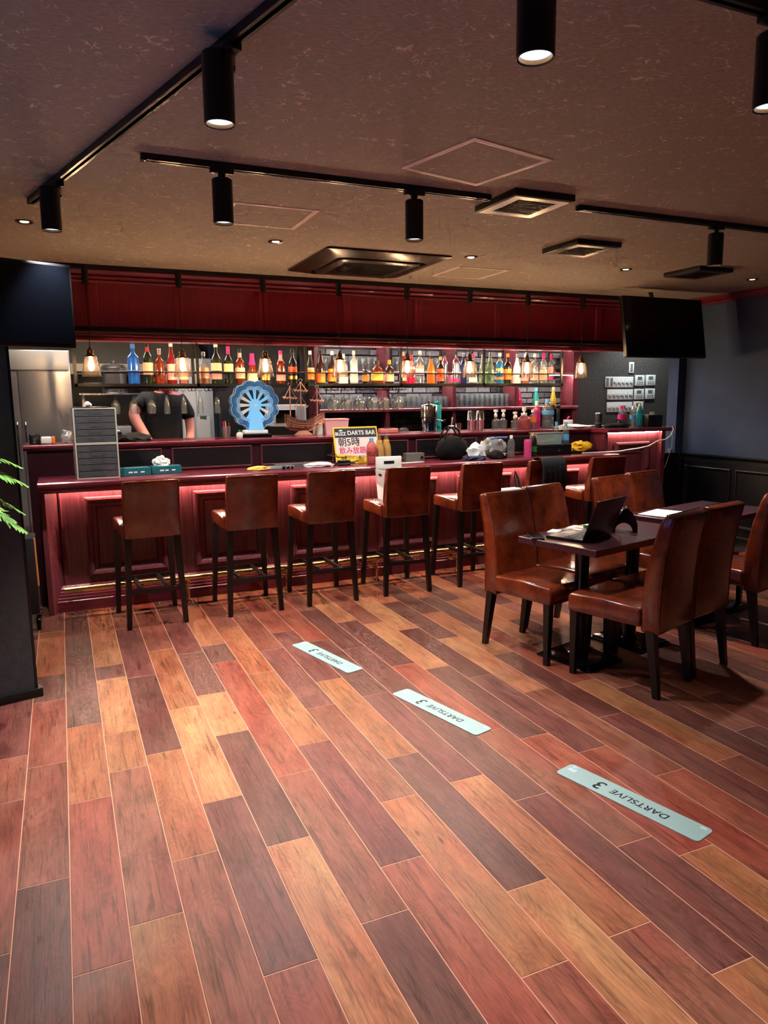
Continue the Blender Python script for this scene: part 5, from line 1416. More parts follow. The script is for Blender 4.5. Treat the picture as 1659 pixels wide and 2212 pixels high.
# body: pelvis, spine, chest, neck, head; arms and legs
J = [(0, 0, 0.98, (0.15, 0.11)), (0, 0, 1.16, (0.14, 0.105)), (0.0, -0.01, 1.34, (0.15, 0.11)), (0.02, 0.0, 1.50, (0.10, 0.085)), (0.03, -0.03, 1.575, 0.052), (0.035, -0.05, 1.61, 0.062), (0.02, -0.05, 1.68, (0.082, 0.095)), (0.02, -0.045, 1.765, (0.072, 0.085)),
     (-0.155, 0.0, 1.51, 0.062), (-0.225, -0.04, 1.435, 0.056), (-0.258, -0.08, 1.375, 0.050), (-0.19, -0.16, 1.23, 0.043), (-0.13, -0.23, 1.12, 0.032), (-0.115, -0.26, 1.075, (0.042, 0.022)),
     (0.17, 0.0, 1.50, 0.058), (0.225, -0.02, 1.34, 0.046), (0.225, -0.05, 1.20, 0.041), (0.17, -0.20, 1.08, 0.035), (0.13, -0.28, 1.03, 0.028), (0.11, -0.33, 1.005, (0.04, 0.018)),
     (-0.09, 0.0, 0.86, 0.09), (-0.095, -0.01, 0.50, 0.062), (-0.10, 0.0, 0.09, 0.042), (-0.11, -0.13, 0.035, 0.035),
     (0.09, 0.0, 0.86, 0.09), (0.095, -0.01, 0.50, 0.062), (0.10, 0.0, 0.09, 0.042), (0.11, -0.13, 0.035, 0.035)]
Ed = [(0, 1), (1, 2), (2, 3), (3, 4), (4, 5), (5, 6), (6, 7), (3, 8), (8, 9), (9, 10), (10, 11), (11, 12), (12, 13), (3, 14), (14, 15), (15, 16), (16, 17), (17, 18), (18, 19), (0, 20), (20, 21), (21, 22), (22, 23), (0, 24), (24, 25), (25, 26), (26, 27)]
# five fingers on each hand, rooted in the palm
for (wi, sx) in ((13, 1), (19, -1)):
    bx, by, bz = J[wi][0], J[wi][1], J[wi][2]
    for f_ in range(4):
        ln_ = (0.032, 0.038, 0.035, 0.026)[f_]
        a = len(J); off = (f_ - 1.5) * 0.019
        J.append((bx + off, by - 0.035, bz - 0.005, 0.0095)); J.append((bx + off * 1.1, by - 0.035 - ln_, bz - 0.012, 0.0088)); J.append((bx + off * 1.15, by - 0.045 - ln_ * 1.5, bz - 0.03, 0.0075))
        Ed += [(wi, a), (a, a + 1), (a + 1, a + 2)]
    a = len(J)
    J.append((bx + sx * 0.045, by - 0.005, bz - 0.005, 0.0105)); J.append((bx + sx * 0.062, by - 0.035, bz - 0.014, 0.009))
    Ed += [(wi, a), (a, a + 1)]
skin_obj('body', J, Ed, SKIN, pe)
Js = [(0, 0, 0.96, (0.175, 0.135)), (0, 0, 1.12, (0.178, 0.135)), (0.0, -0.01, 1.32, (0.178, 0.13)), (0.02, 0.0, 1.495, (0.125, 0.10)), (0.025, -0.01, 1.54, (0.075, 0.07)),
      (-0.145, 0.0, 1.515, 0.075), (-0.20, -0.025, 1.46, 0.075), (-0.228, -0.045, 1.425, 0.073), (0.16, 0.0, 1.50, 0.072), (0.21, -0.01, 1.40, 0.070), (0.228, -0.02, 1.32, 0.066)]
skin_obj('shirt', Js, [(0, 1), (1, 2), (2, 3), (3, 4), (3, 5), (5, 6), (6, 7), (3, 8), (8, 9), (9, 10)], SHIRT, pe)
Jt = [(0, 0, 0.97, (0.165, 0.125)), (-0.09, 0, 0.84, 0.10), (-0.095, -0.01, 0.50, 0.078), (-0.10, 0, 0.08, 0.065), (0.09, 0, 0.84, 0.10), (0.095, -0.01, 0.50, 0.078), (0.10, 0, 0.08, 0.065)]
skin_obj('trousers', Jt, [(0, 1), (1, 2), (2, 3), (0, 4), (4, 5), (5, 6)], M('trousers', (24, 25, 30), 0.8), pe)
for s in (-1, 1):
    MB().rbox(s * 0.105 - 0.05, -0.19, 0.0, s * 0.105 + 0.05, 0.07, 0.085, 0.025, 3).build('shoe', BLACKW, pe)
    MB().lathe([(0, 0.012), (0.009, 0.008), (0.012, 0), (0.009, -0.008), (0, -0.012)], 10, (0.02 + s * 0.032, -0.137, 1.70)).build('eye', WHITE, pe)
    MB().lathe([(0, 0.005), (0.005, 0), (0, -0.005)], 8, (0.02 + s * 0.032, -0.147, 1.70)).build('pupil', BLACKG, pe)
    MB().blob((0.02 + s * 0.085, -0.045, 1.685), (0.012, 0.022, 0.032), 2, 0.1, 1, 2).build('ear', SKIN, pe)
MB().add([(0.02, -0.135, 1.70), (0.006, -0.135, 1.665), (0.034, -0.135, 1.665), (0.02, -0.165, 1.668)], [(0, 1, 3), (0, 3, 2), (1, 2, 3), (0, 2, 1)]).build('nose', SKIN, pe, smooth=60)
MB().rbox(-0.005, -0.142, 1.632, 0.045, -0.128, 1.642, 0.004).build('mouth', M('lips', (180, 90, 88), 0.5), pe)
hb = MB().blob((0.02, -0.03, 1.75), (0.10, 0.115, 0.095), 5, 0.10, 2.5, 3)
for v in hb.v:
    if v.y < -0.10 and v.z < 1.75: v.y = -0.10
hb.build('hair', M('dark_hair', (22, 17, 15), 0.55), pe)

# ================================================================ THINGS ON THE LEDGE
def glow_acrylic(name, tint, col, fac, em):
    m = thin_glass(name, tint, body=fac, bodycol=col, rough=0.06)
    for n in m.node_tree.nodes:
        if n.type == 'BSDF_PRINCIPLED':
            n.inputs['Emission Color'].default_value = lin(col); n.inputs['Emission Strength'].default_value = em
    return m
ACR = glow_acrylic('acrylic_blue', (196, 226, 248), (150, 210, 248), 0.08, 0.3)
ACRS = M('acrylic_blue_solid', (130, 198, 240), 0.3, emit=(110, 190, 245), estr=0.3)
fw = thing('wheel_ornament', 'light blue acrylic ferris wheel ornament with scalloped rings on the ledge', 'ornament', (1.475, 6.0, LT))
MB().rbox(-0.125, -0.07, 0.0, 0.125, 0.07, 0.026, 0.004).build('black_stand', BLACKG, fw)
MB().rbox(-0.10, -0.055, 0.026, 0.10, 0.055, 0.062, 0.012, 3).build('white_base', WHITE, fw)
cz = 0.265
def scallop(r, n=12, k=0.055):
    pts = []
    for i in range(n * 6):
        a = 2 * PI * i / (n * 6)
        rr = r * (1 - k * math.cos(n * a))
        pts.append((rr * math.cos(a), rr * math.sin(a)))
    return pts
def ring_plate(mb, ro, ri, y0, y1, k=0.05):
    a = scallop(ro, k=k); b = scallop(ri, k=k); n = len(a)
    vs = [(p[0], y0, cz + p[1]) for p in a] + [(p[0], y0, cz + p[1]) for p in b] + [(p[0], y1, cz + p[1]) for p in a] + [(p[0], y1, cz + p[1]) for p in b]
    fs = []
    for i in range(n):
        j = (i + 1) % n
        fs += [(i, j, n + j, n + i), (2 * n + i, 3 * n + i, 3 * n + j, 2 * n + j), (i, 2 * n + i, 2 * n + j, j), (n + i, n + j, 3 * n + j, 3 * n + i)]
    return mb.add(vs, fs)
for y in (-0.035, 0.03):
    ring_plate(MB(), 0.198, 0.150, y, y + 0.004).build('outer_ring', ACR, fw, smooth=0)
    ring_plate(MB(), 0.150, 0.128, y - 0.003, y + 0.006).build('inner_ring', glow_acrylic('acrylic_edge', (200, 230, 248), (200, 232, 250), 0.22, 0.3), fw, smooth=0)
for y in (-0.037, 0.036):
    for (rr_, th) in ((0.198, 0.0022), (0.150, 0.0022), (0.128, 0.0018)):
        MB().tube([(q[0], y, cz + q[1]) for q in scallop(rr_, k=0.05)[::2]], th, 5, closed=True).build('ring_edge', M('acrylic_rim', (205, 226, 238), 0.2), fw)
for i in range(12):
    a = 2 * PI * i / 12
    q = Matrix.Translation((0, 0, cz)) @ Matrix.Rotation(-a, 4, 'Y')
    MB().add([(0.045, -0.033, -0.008), (0.145, -0.033, -0.016), (0.145, -0.033, 0.016), (0.045, -0.033, 0.008), (0.045, -0.029, -0.008), (0.145, -0.029, -0.016), (0.145, -0.029, 0.016), (0.045, -0.029, 0.008)],
             [(0, 1, 2, 3), (7, 6, 5, 4), (0, 4, 5, 1), (1, 5, 6, 2), (2, 6, 7, 3), (3, 7, 4, 0)], mtx=q).build('spoke', ACRS if i % 12 in (0, 1, 2, 3, 4, 8, 9, 10) else WHITE, fw, smooth=0)
q = Matrix.Translation((0, -0.04, cz)) @ Matrix.Rotation(R(90), 4, 'X')
MB().lathe([(0, 0), (0.05, 0), (0.05, 0.006), (0.0, 0.006)], 28, mtx=q).build('hub', ACRS, fw)
MB().lathe([(0, 0.006), (0.012, 0.006), (0.012, 0.014), (0.0, 0.014)], 14, mtx=q).build('axle', WHITE, fw)
for y in (-0.052, 0.042):
    MB().add([(-0.065, y, 0.06), (0.065, y, 0.06), (0.022, y, cz + 0.01), (-0.022, y, cz + 0.01), (-0.065, y + 0.005, 0.06), (0.065, y + 0.005, 0.06), (0.022, y + 0.005, cz + 0.01), (-0.022, y + 0.005, cz + 0.01)],
             [(0, 1, 2, 3), (7, 6, 5, 4), (0, 4, 5, 1), (1, 5, 6, 2), (2, 6, 7, 3), (3, 7, 4, 0)]).build('support', ACRS, fw, smooth=0)
for i in (0, 4, 7, 10):
    a = 2 * PI * i / 12 + 0.26
    MB().rbox(0.172 * math.cos(a) - 0.02, -0.028, cz + 0.172 * math.sin(a) - 0.022, 0.172 * math.cos(a) + 0.02, 0.028, cz + 0.172 * math.sin(a) + 0.018, 0.004).build('gondola', ACR if i != 7 else WHITE, fw)

COPPER = M('copper_wire', (226, 168, 144), 0.3, metal=0.45)
sh = thing('ship_ornament', 'copper wire sailing ship ornament with three masts on the ledge', 'ornament', (1.90, 6.0, LT))
hull = MB(); ns, nr = 36, 13
for i in range(ns + 1):
    s = i / ns; xx = -0.155 + 0.345 * s
    wid = 0.058 * math.sin(PI * min(1, 0.18 + 0.80 * s)) ** 0.6 * (1 if s < 0.7 else max(0.05, (1 - (s - 0.7) / 0.31)))
    top = 0.175 - 0.055 * math.sin(PI * min(1, s * 1.25)) + (0.02 if s > 0.8 else 0) * (s - 0.8) * 5
    if s < 0.5: top += 0.012
    bot = 0.055 + 0.02 * abs(2 * s - 0.9) ** 2 + (max(0, s - 0.6) * 0.18)
    for j in range(nr):
        a = PI * j / (nr - 1)
        hull.v.append(Vector((xx + (0.0 if s < 0.7 else 0.0), -wid * math.cos(a), top - (top - bot) * math.sin(a) ** 0.75)))
for i in range(ns):
    for j in range(nr - 1):
        a = i * nr + j; hull.f.append((a, a + nr, a + nr + 1, a + 1))
ho = hull.build('hull', COPPER, sh, smooth=0)
wm = ho.modifiers.new('wire', 'WIREFRAME'); wm.thickness = 0.0045; wm.use_even_offset = False
inner = MB(); inner.v = [Vector((v.x * 0.97, v.y * 0.93, v.z + 0.002)) for v in hull.v]; inner.f = [list(f) for f in hull.f]
inner.build('hull_lining', M('copper_dark', (92, 56, 44), 0.5, metal=0.6), sh, smooth=60)
MB().tube([(-0.13, 0, 0.06), (-0.05, 0, 0.045), (0.05, 0, 0.045), (0.10, 0, 0.06)], 0.006, 8).lathe([(0.07, 0.0), (0.075, 0.012), (0.05, 0.03), (0.03, 0.046)], 20, (-0.005, 0, 0), squash=(1.1, 0.7)).build('cradle', COPPER, sh)
for (mx_, h0, h1, yards) in ((-0.115, 0.15, 0.42, (0.325,)), (-0.02, 0.13, 0.455, (0.385, 0.255)), (0.125, 0.13, 0.40, (0.30,))):
    MB().cyl((mx_, 0, h0), (mx_, 0, h1), 0.006, 0.004, 8).build('mast', COPPER, sh)
    q = Matrix.Translation((mx_, 0, h1 + 0.012)) @ Matrix.Rotation(R(90), 4, 'X')
    pts = [(mx_ + 0.014 * math.cos(2 * PI * i / 16), 0, h1 + 0.012 + 0.014 * math.sin(2 * PI * i / 16)) for i in range(16)]
    MB().tube(pts, 0.003, 6, closed=True).build('mast_ring', STEEL, sh)
    for yz in yards:
        mb = MB()
        pts = [(mx_ - 0.062 + 0.0124 * i, 0.004 * (-1) ** i, yz + 0.006 * (-1) ** i - 0.0008 * i) for i in range(11)]
        mb.tube(pts, 0.0065, 6).build('yard', COPPER, sh)
        MB().tube([(mx_ - 0.05, 0, yz), (mx_, 0, min(h1, yz + 0.085)), (mx_ + 0.05, 0, yz)], 0.002, 5).build('rigging', COPPER, sh)

# left end odds and ends
t = thing('cable_coil', 'small coil of black cable at the left end of the ledge', 'cable', (-0.185, 5.98, LT))
for i in range(6):
    pts = [((0.035 + 0.006 * noise.noise(Vector((i, k * 0.5, 1)))) * math.cos(2 * PI * k / 18), (0.04) * math.sin(2 * PI * k / 18), 0.006 + 0.012 * i + 0.004 * math.sin(k + i)) for k in range(18)]
    MB().tube(pts, 0.005, 6, closed=True).build('coil_loop', M('cable_black', (22, 22, 22), 0.5), t)
t = thing('snack_packet', 'white packet with orange end at the left end of ledge', 'packet', (-0.10, 5.93, LT))
MB().rbox(-0.045, -0.03, 0, 0.03, 0.03, 0.055, 0.012, 3).build('wrapper', WHITE, t)
MB().rbox(0.03, -0.03, 0, 0.052, 0.03, 0.055, 0.008, 2).build('orange_end', C['orange'], t)
o = MB().blob((0, 0, 0.045), (0.04, 0.05, 0.055), 3, 0.35, 2.5, 3, flat=0.0).build('plastic_bag', BAGP, loc=(0.03, 6.02, LT)); tag(o, 'small crumpled clear bag beside the grey drawers', 'plastic bag')
o = MB().blob((0, 0, 0.02), (0.125, 0.07, 0.045), 6, 0.35, 1.8, 3, flat=0.0).build('folded_cloth', M('cloth_black', (30, 30, 32), 0.85, bump=0.4, bscale=60), loc=(0.51, 5.93, LT)); tag(o, 'crumpled black cloth lying on the ledge beside drawers', 'cloth')
t = thing('straw_cup', 'clear cup of coloured straws left of the blue wheel', 'cup', (1.238, 6.0, LT))
MB().lathe([(0.0, 0.003), (0.030, 0.003), (0.031, 0.0), (0.036, 0.095), (0.035, 0.095), (0.030, 0.005)], 18, cap=False).build('cup', GLASS, t)
for i, c_ in enumerate(('red', 'pinkl', 'magenta', 'cork', 'black')):
    a = i * 1.3
    MB().cyl((0.01 * math.cos(a), 0.01 * math.sin(a), 0.005), (0.024 * math.cos(a + .3), 0.02 * math.sin(a), 0.125 + 0.006 * i), 0.0035, seg=6).build('straw', C[c_], t)
bottle('small round white bottle with green cap left of blue wheel', 1.335, 5.95, LT, .066, .028, 'squat', 'white', cap='green', name='sauce_bottle')
t = thing('white_canister', 'white canister behind the ship ornament', 'canister', (2.062, 6.10, LT))
MB().lathe([(0, 0), (0.045, 0), (0.047, 0.006), (0.047, 0.095), (0.04, 0.10), (0, 0.10)], 20).build('can_body', WHITE, t)
MB().lathe([(0.048, 0.085), (0.049, 0.10), (0.03, 0.104), (0, 0.104)], 20).build('lid', C['cream'], t)
t = thing('pink_tub', 'pale pink plastic tub behind the bar sign', 'tub', (2.215, 6.10, LT))
MB().prism([(-0.098, 0), (0.098, 0), (0.108, 0.125), (-0.108, 0.125)], -0.07, 0.07, 'Y').build('tub_body', M('pale_pink', (235, 178, 182), 0.4), t, smooth=0)
MB().rbox(-0.112, -0.075, 0.122, 0.112, 0.075, 0.138, 0.004).build('tub_lid', M('pink_lid', (242, 168, 180), 0.4), t)
t = thing('pink_case', 'flat pink case right of the bar sign', 'case', (2.70, 6.02, LT))
MB().rbox(-0.085, -0.04, 0, 0.085, 0.04, 0.042, 0.008, 3).build('case_body', M('salmon', (214, 128, 124), 0.45), t)
MB().rbox(-0.05, -0.03, 0.042, 0.02, 0.03, 0.052, 0.004).build('case_lid', C['black'], t)
t = thing('glass_bowl', 'small upturned glass bowl near the pink case', 'bowl', (2.845, 6.0, LT))
MB().lathe([(0.050, 0.0), (0.049, 0.02), (0.035, 0.042), (0.02, 0.045), (0.018, 0.05), (0, 0.05)], 20, cap=False).build('bowl', GLASS, t)
# water dispenser
t = thing('water_dispenser', 'round chrome drink dispenser with tap on the ledge', 'dispenser', (3.105, 6.0, LT))
MB().lathe([(0, 0), (0.078, 0), (0.080, 0.006), (0.078, 0.012), (0.076, 0.012), (0.076, 0.235), (0.07, 0.245), (0.03, 0.255), (0.0, 0.256)], 28).build('drum', CHROME, t)
MB().lathe([(0.0785, 0.13), (0.080, 0.135), (0.0785, 0.14)], 28, cap=False).build('band', BLACKM, t)
MB().lathe([(0, 0.255), (0.008, 0.256), (0.008, 0.268), (0.016, 0.272), (0.012, 0.285), (0, 0.287)], 12).build('knob', BLACKM, t)
MB().tube([(0.07, -0.03, 0.115), (0.10, -0.04, 0.112), (0.13, -0.05, 0.10)], 0.008, 8).build('tap', CHROME, t)
MB().blob((0.135, -0.052, 0.098), (0.014, 0.014, 0.014), 1, 0.02, 1, 2).build('tap_knob', BLACKG, t)
t = thing('teal_tumbler', 'tall teal tube bottle behind the chrome dispenser', 'flask', (3.235, 6.07, LT))
MB().lathe([(0, 0), (0.030, 0), (0.032, 0.01), (0.032, 0.235), (0.028, 0.245)], 18).build('flask_body', M('teal_plastic', (30, 160, 160), 0.3), t)
MB().tube([(0.026 , 0, 0.24), (0.0, 0, 0.272), (-0.035, 0, 0.262)], 0.014, 8).build('flask_spout', M('teal_plastic', (30, 160, 160), 0.3), t)
t = thing('steel_cup', 'small steel cup beside a white spoon on the ledge', 'cup', (3.40, 5.98, LT))
MB().lathe([(0, 0), (0.028, 0), (0.032, 0.075), (0.031, 0.075), (0.027, 0.005), (0, 0.005)], 18).build('cup', CHROME, t)
t = thing('ceramic_jar', 'small white jar with a spoon on the ledge', 'jar', (3.325, 5.98, LT))
MB().lathe([(0, 0), (0.026, 0), (0.030, 0.02), (0.028, 0.05), (0.025, 0.055), (0.022, 0.05), (0, 0.02)], 16).build('jar', WHITE, t)
MB().tube([(0.0, 0, 0.02), (0.01, 0, 0.09), (0.014, 0, 0.13)], [0.003, 0.003, 0.008], 8).build('spoon', WHITE, t)
for (x, y, lb) in ((3.555, 6.0, 'steel cocktail shaker tin, left of the pair'), (3.675, 6.04, 'steel cocktail shaker tin, right of the pair')):
    t = thing('cocktail_shaker', lb, 'shaker', (x, y, LT), 0, 'shaker tins on the ledge')
    MB().lathe([(0, 0), (0.034, 0), (0.036, 0.004), (0.042, 0.095), (0.044, 0.10), (0.042, 0.103), (0.036, 0.18), (0.034, 0.185), (0, 0.186)], 24).build('tin', CHROME, t)
def pump(label, x, y, h, r, glass, liquid=None, style='jug', cap_h=0.06):
    t = bottle(label, x, y, LT, h, r, style, glass, name='pump_bottle', liquid=liquid, fill=0.5)
    z0 = STY[style][-1][1] * h
    MB().lathe([(r * 0.42, z0 - 0.014), (r * 0.45, z0 + 0.010), (0.010, z0 + 0.014), (0.009, z0 + 0.03), (0.02, z0 + 0.032), (0.021, z0 + cap_h), (0.0, z0 + cap_h + 0.001)], 14).build('pump_head', WHITE, t)
    MB().tube([(0, 0, z0 + 0.015), (-0.02, -0.012, z0 + 0.018), (-0.042, -0.02, z0 - 0.004)], 0.007, 8).build('spout', WHITE, t)
    return t
pump('clear syrup bottle with white pump, leftmost of three', 3.825, 6.0, .145, .036, 'clear', None, 'whisky', 0.055)
pump('clear syrup bottle with white pump, middle of three', 3.925, 6.02, .145, .036, 'clear', None, 'whisky', 0.055)
pump('clear syrup bottle with lower white pump, right of three', 4.01, 5.95, .125, .036, 'clear', None, 'whisky', 0.05)
pump('big round bottle of red syrup with white pump', 4.13, 5.97, .185, .068, 'rose', 'red', 'jug', 0.075)
bottle('clear bottle with orange label among the syrups', 4.245, 5.99, LT, .185, .038, 'tall', 'clear', cap='white', lab='orange', labz=(.35, .62), name='syrup_bottle')
bottle('pink syrup bottle with tall white cap', 4.325, 6.04, LT, .270, .040, 'tall', 'pink', cap='white', lab='magenta', labz=(.3, .5), name='syrup_bottle', topcap=.2)
bottle('large clear water bottle with blue label', 4.43, 6.0, LT, .285, .060, 'pet', 'clear', cap='sky', lab='sky', labz=(.48, .62), name='water_bottle', liquid='clear', fill=.5)
for i, x in enumerate((4.565, 4.635)):
    t = thing('muddler', ('left' if i == 0 else 'right') + ' black round-topped muddler standing right of the large water bottle', 'muddler', (x, 6.10, LT), 0, 'black muddlers')
    MB().lathe([(0, 0), (0.016, 0), (0.018, 0.02), (0.018, 0.185), (0.010, 0.20)], 14).build('shaft', BLACKM, t)
    MB().blob((0, 0, 0.212), (0.023, 0.023, 0.023), 1, 0.02, 1, 2).build('knob', BLACKM, t)
t = thing('clip_box', 'small white box with a pink clip before the speckled wall', 'box', (4.76, 6.10, LT))
MB().rbox(-0.04, -0.03, 0, 0.04, 0.03, 0.075, 0.004).build('box_body', WHITE, t)
MB().tube([(-0.01, 0, 0.07), (0.0, 0, 0.10), (0.015, 0, 0.105)], 0.008, 8).build('pink_clip', C['magenta'], t)
# paper heap on the end block
t = thing('paper_heap', 'loose white papers heaped at the ledge corner', 'papers', (4.68, 5.95, LT))
for i in range(4):
    q = Matrix.Translation((0.02 * i - 0.02, -0.012 * i, 0.002 + 0.007 * i)) @ Matrix.Rotation(R(12 * i - 18), 4, 'Z') @ Matrix.Rotation(R(1.5 * i), 4, 'X')
    MB().box(-0.13, -0.10, 0, 0.13, 0.10, 0.002, mtx=q).build('sheet', PAPER, t, smooth=0)
for i, x in enumerate((5.02, 5.10)):
    t = thing('saucer', ('nearer' if i else 'farther') + ' white saucer behind the black can', 'saucer', (x, 6.06 - 0.08 * i, LT + 0.0005), 0, 'saucers on the end block')
    MB().lathe([(0, 0), (0.03, 0), (0.055, 0.010), (0.056, 0.012), (0.03, 0.003), (0, 0.003)], 20).build('dish', WHITE, t)
t = bottle('black drink can standing on the end block', 4.90, 5.80, LT, .150, .033, 'can', C['black'], name='drink_can', cat='can', lab='blue', labz=(.3, .34), lab2='silver', lab2z=(.93, .99))
t = thing('black_pouch', 'black pouch with a carrying loop on the end block', 'pouch', (5.03, 5.68, LT))
MB().blob((0, 0, 0.016), (0.15, 0.06, 0.03), 8, 0.3, 1.7, 3, flat=0).build('pouch_body', M('black_fabric', (14, 14, 16), 0.8), t)
MB().tube([(0.02 + 0.055 * math.cos(PI * i / 10), 0.02, 0.02 + 0.06 * math.sin(PI * i / 10)) for i in range(11)], 0.006, 8).build('loop', M('strap_black', (20, 20, 22), 0.7), t)
bottle('cola bottle with magenta cap, left of the pair', 5.165, 5.78, LT, .215, .032, 'pet', 'clear', cap='magenta', lab='magenta', labz=(.36, .58), liquid='cola', fill=.34, name='cola_bottle')
bottle('cola bottle with magenta cap, right of the pair', 5.245, 5.83, LT, .215, .032, 'pet', 'clear', cap='magenta', lab='red', labz=(.36, .58), liquid='cola', fill=.34, name='cola_bottle')
bottle('clear drink bottle with pale blue label beside the cola', 5.30, 5.76, LT, .212, .033, 'pet', 'clear', cap='white', lab='sky', labz=(.36, .56), name='drink_bottle')
bottle('teal sports drink bottle on the end block', 5.385, 5.76, LT, .232, .035, 'pet', 'aqua', cap='yellow', lab='teal', labz=(.34, .6), name='drink_bottle')
t = thing('card_reader', 'slanted black card reader behind the teal bottle', 'card reader', (5.49, 5.92, LT))
MB().prism([(-0.05, 0), (0.05, 0), (0.03, 0.13), (-0.02, 0.14)], -0.03, 0.03, 'Y').build('reader_body', BLACKM, t, smooth=0)
MB().box(-0.03, -0.032, 0.03, 0.03, -0.03, 0.05).build('slot', C['silver'], t, smooth=0)
t = thing('receipt_printer', 'black receipt printer with paper slip at the end block corner', 'printer', (5.505, 5.72, LT))
MB().rbox(-0.105, -0.07, 0, 0.085, 0.08, 0.118, 0.005).build('printer_case', M('printer_black', (20, 21, 24), 0.4), t)
MB().box(-0.05, -0.03, 0.118, 0.01, -0.028, 0.150).box(-0.09, -0.04, 0.118, -0.04, 0.02, 0.122).build('paper_slip', PAPER, t, smooth=0)
# white cord down from the end block to the counter
cord = [(5.57, 5.50, 1.196), (5.58, 5.49, 1.17), (5.54, 5.48, 1.11), (5.47, 5.47, 1.075), (5.35, 5.46, 1.06), (5.24, 5.46, 1.015), (5.12, 5.47, 0.995), (5.00, 5.48, 0.985), (4.90, 5.50, 0.972), (4.78, 5.55, 0.967), (4.60, 5.56, 0.966), (4.52, 5.57, 0.966)]
o = MB().tube(cord, 0.0065, 8).build('power_cord', WHITE); tag(o, 'white power cord sagging from the end block to the counter', 'cord')
o = MB().tube([(5.60, 5.60, 1.196), (5.63, 5.55, 1.18), (5.63, 5.55, 1.0), (5.60, 5.56, 0.88), (5.582, 5.58, 0.78), (5.564, 5.62, 0.72)], 0.0018, 6).build('thin_cord', WHITE); tag(o, 'thin pale cord hanging down the side of the end block', 'cord')

# ================================================================ THINGS ON THE COUNTER
GREYP = M('organiser_grey', (176, 172, 162), 0.5)
DRW = thin_glass('drawer_smoke', (205, 208, 212), body=0.16, bodycol=(170, 172, 176), rough=0.06)
def organiser(z, label, seed):
    t = thing('drawer_unit', label, 'drawer unit', (0.215, 5.60, z), R(2), 'stacked drawer units')
    w, d, h = 0.142, 0.12, 0.246
    MB().box(-w, -d, 0, w, d, 0.008).box(-w, -d, h - 0.008, w, d, h).box(-w, -d, 0.008, -w + 0.010, d, h - 0.008).box(w - 0.010, -d, 0.008, w, d, h - 0.008).box(-w + 0.01, d - 0.006, 0.008, w - 0.01, d, h - 0.008).build('case', GREYP, t, smooth=0)
    rr = random.Random(seed)
    for i in range(5):
        z0 = 0.012 + 0.0448 * i
        dr = MB().box(-w + 0.013, -d + 0.002, z0, w - 0.013, -d + 0.006, z0 + 0.041).box(-w + 0.013, -d + 0.006, z0, w - 0.013, d - 0.012, z0 + 0.003).build('drawer', DRW, t, smooth=0)
        MB().tube([(-0.05, -d + 0.002, z0 + 0.030), (-0.05, -d - 0.008, z0 + 0.028), (0.05, -d - 0.008, z0 + 0.028), (0.05, -d + 0.002, z0 + 0.030)], 0.0028, 6).build('pull', CLEARP, dr)
        for j in range(3):
            MB().rbox(-0.10 + 0.07 * j, -0.08, z0 + 0.004, -0.05 + 0.07 * j + 0.02 * rr.random(), 0.06, z0 + 0.012 + 0.018 * rr.random(), 0.003).build('contents', (C['silver'], GREYP, C['sky'], C['black'])[rr.randrange(4)], dr)
    return t
organiser(CT, 'lower grey drawer unit standing on the counter', 2)
organiser(CT + 0.2465, 'upper grey drawer unit stacked on another at the left', 5)
t = thing('black_folder', 'thin black folder lying on top of the drawer units', 'folder', (0.19, 5.62, CT + 0.493))
MB().rbox(-0.11, -0.09, 0, 0.12, 0.09, 0.008, 0.003).build('folder', BLACKM, t)
o = MB().blob((0, 0, 0.014), (0.022, 0.03, 0.022), 2, 0.5, 3, 2, flat=0.0).build('tissue_scrap', PAPER, loc=(0.185, 5.62, CT + 0.5015)); tag(o, 'white tissue scrap on top of the drawer units', 'tissue')
TEAL = M('teal_box', (28, 98, 108), 0.45)
def teal_box(x, y, a, label):
    t = thing('glove_box', label, 'box', (x, y, CT), R(a), 'teal cartons on the counter')
    MB().rbox(-0.108, -0.06, 0, 0.108, 0.06, 0.058, 0.002, 1).build('carton', TEAL, t, smooth=0)
    mb = MB()
    for (x0, x1) in ((-0.05, -0.02), (-0.012, 0.012), (0.035, 0.062)): mb.box(x0, -0.0605, 0.022, x1, -0.06, 0.032)
    for k in range(5): mb.box(-0.06 + 0.025 * k, -0.03 + 0.012 * (k % 2), 0.058, -0.045 + 0.025 * k, -0.022 + 0.012 * (k % 2), 0.0584)
    mb.build('print', C['white'], t, smooth=0)
    return t
teal_box(0.468, 5.60, 4, 'flat teal carton beside the drawer units')
tb = teal_box(0.695, 5.645, 2, 'teal carton with white tissue coming out of its top')
MB().blob((-0.03, 0, 0.085), (0.055, 0.035, 0.042), 7, 0.5, 2.6, 3, flat=0.056).build('tissue', PAPER, tb)
t = tag(MB().blob((0, 0, 0.010), (0.085, 0.05, 0.024), 4, 0.3, 2, 3, flat=0.0).build('yellow_cloth', M('cloth_yellow', (224, 190, 92), 0.8), loc=(1.375, 5.50, CT)), 'folded yellow cloth on the counter', 'cloth')
t = thing('parts_pack', 'clear pack of small black parts beside yellow cloth', 'packet', (1.54, 5.52, CT))
MB().rbox(-0.11, -0.05, 0, 0.11, 0.05, 0.028, 0.008, 2).build('bag', BAGP, t)
MB().box(0.01, -0.052, 0.003, 0.035, -0.03, 0.024).box(0.045, -0.052, 0.003, 0.07, -0.03, 0.024).box(0.08, -0.052, 0.003, 0.10, -0.03, 0.024).build('parts', BLACKM, t, smooth=0)
t = thing('grey_tray', 'flat grey tray on the counter behind the packs', 'tray', (1.68, 5.62, CT)); MB().prism([(-0.14, 0), (0.14, 0), (0.15, 0.03), (-0.15, 0.03)], -0.05, 0.05, 'Y').build('tray', M('tray_grey', (88, 90, 94), 0.5), t, smooth=0)
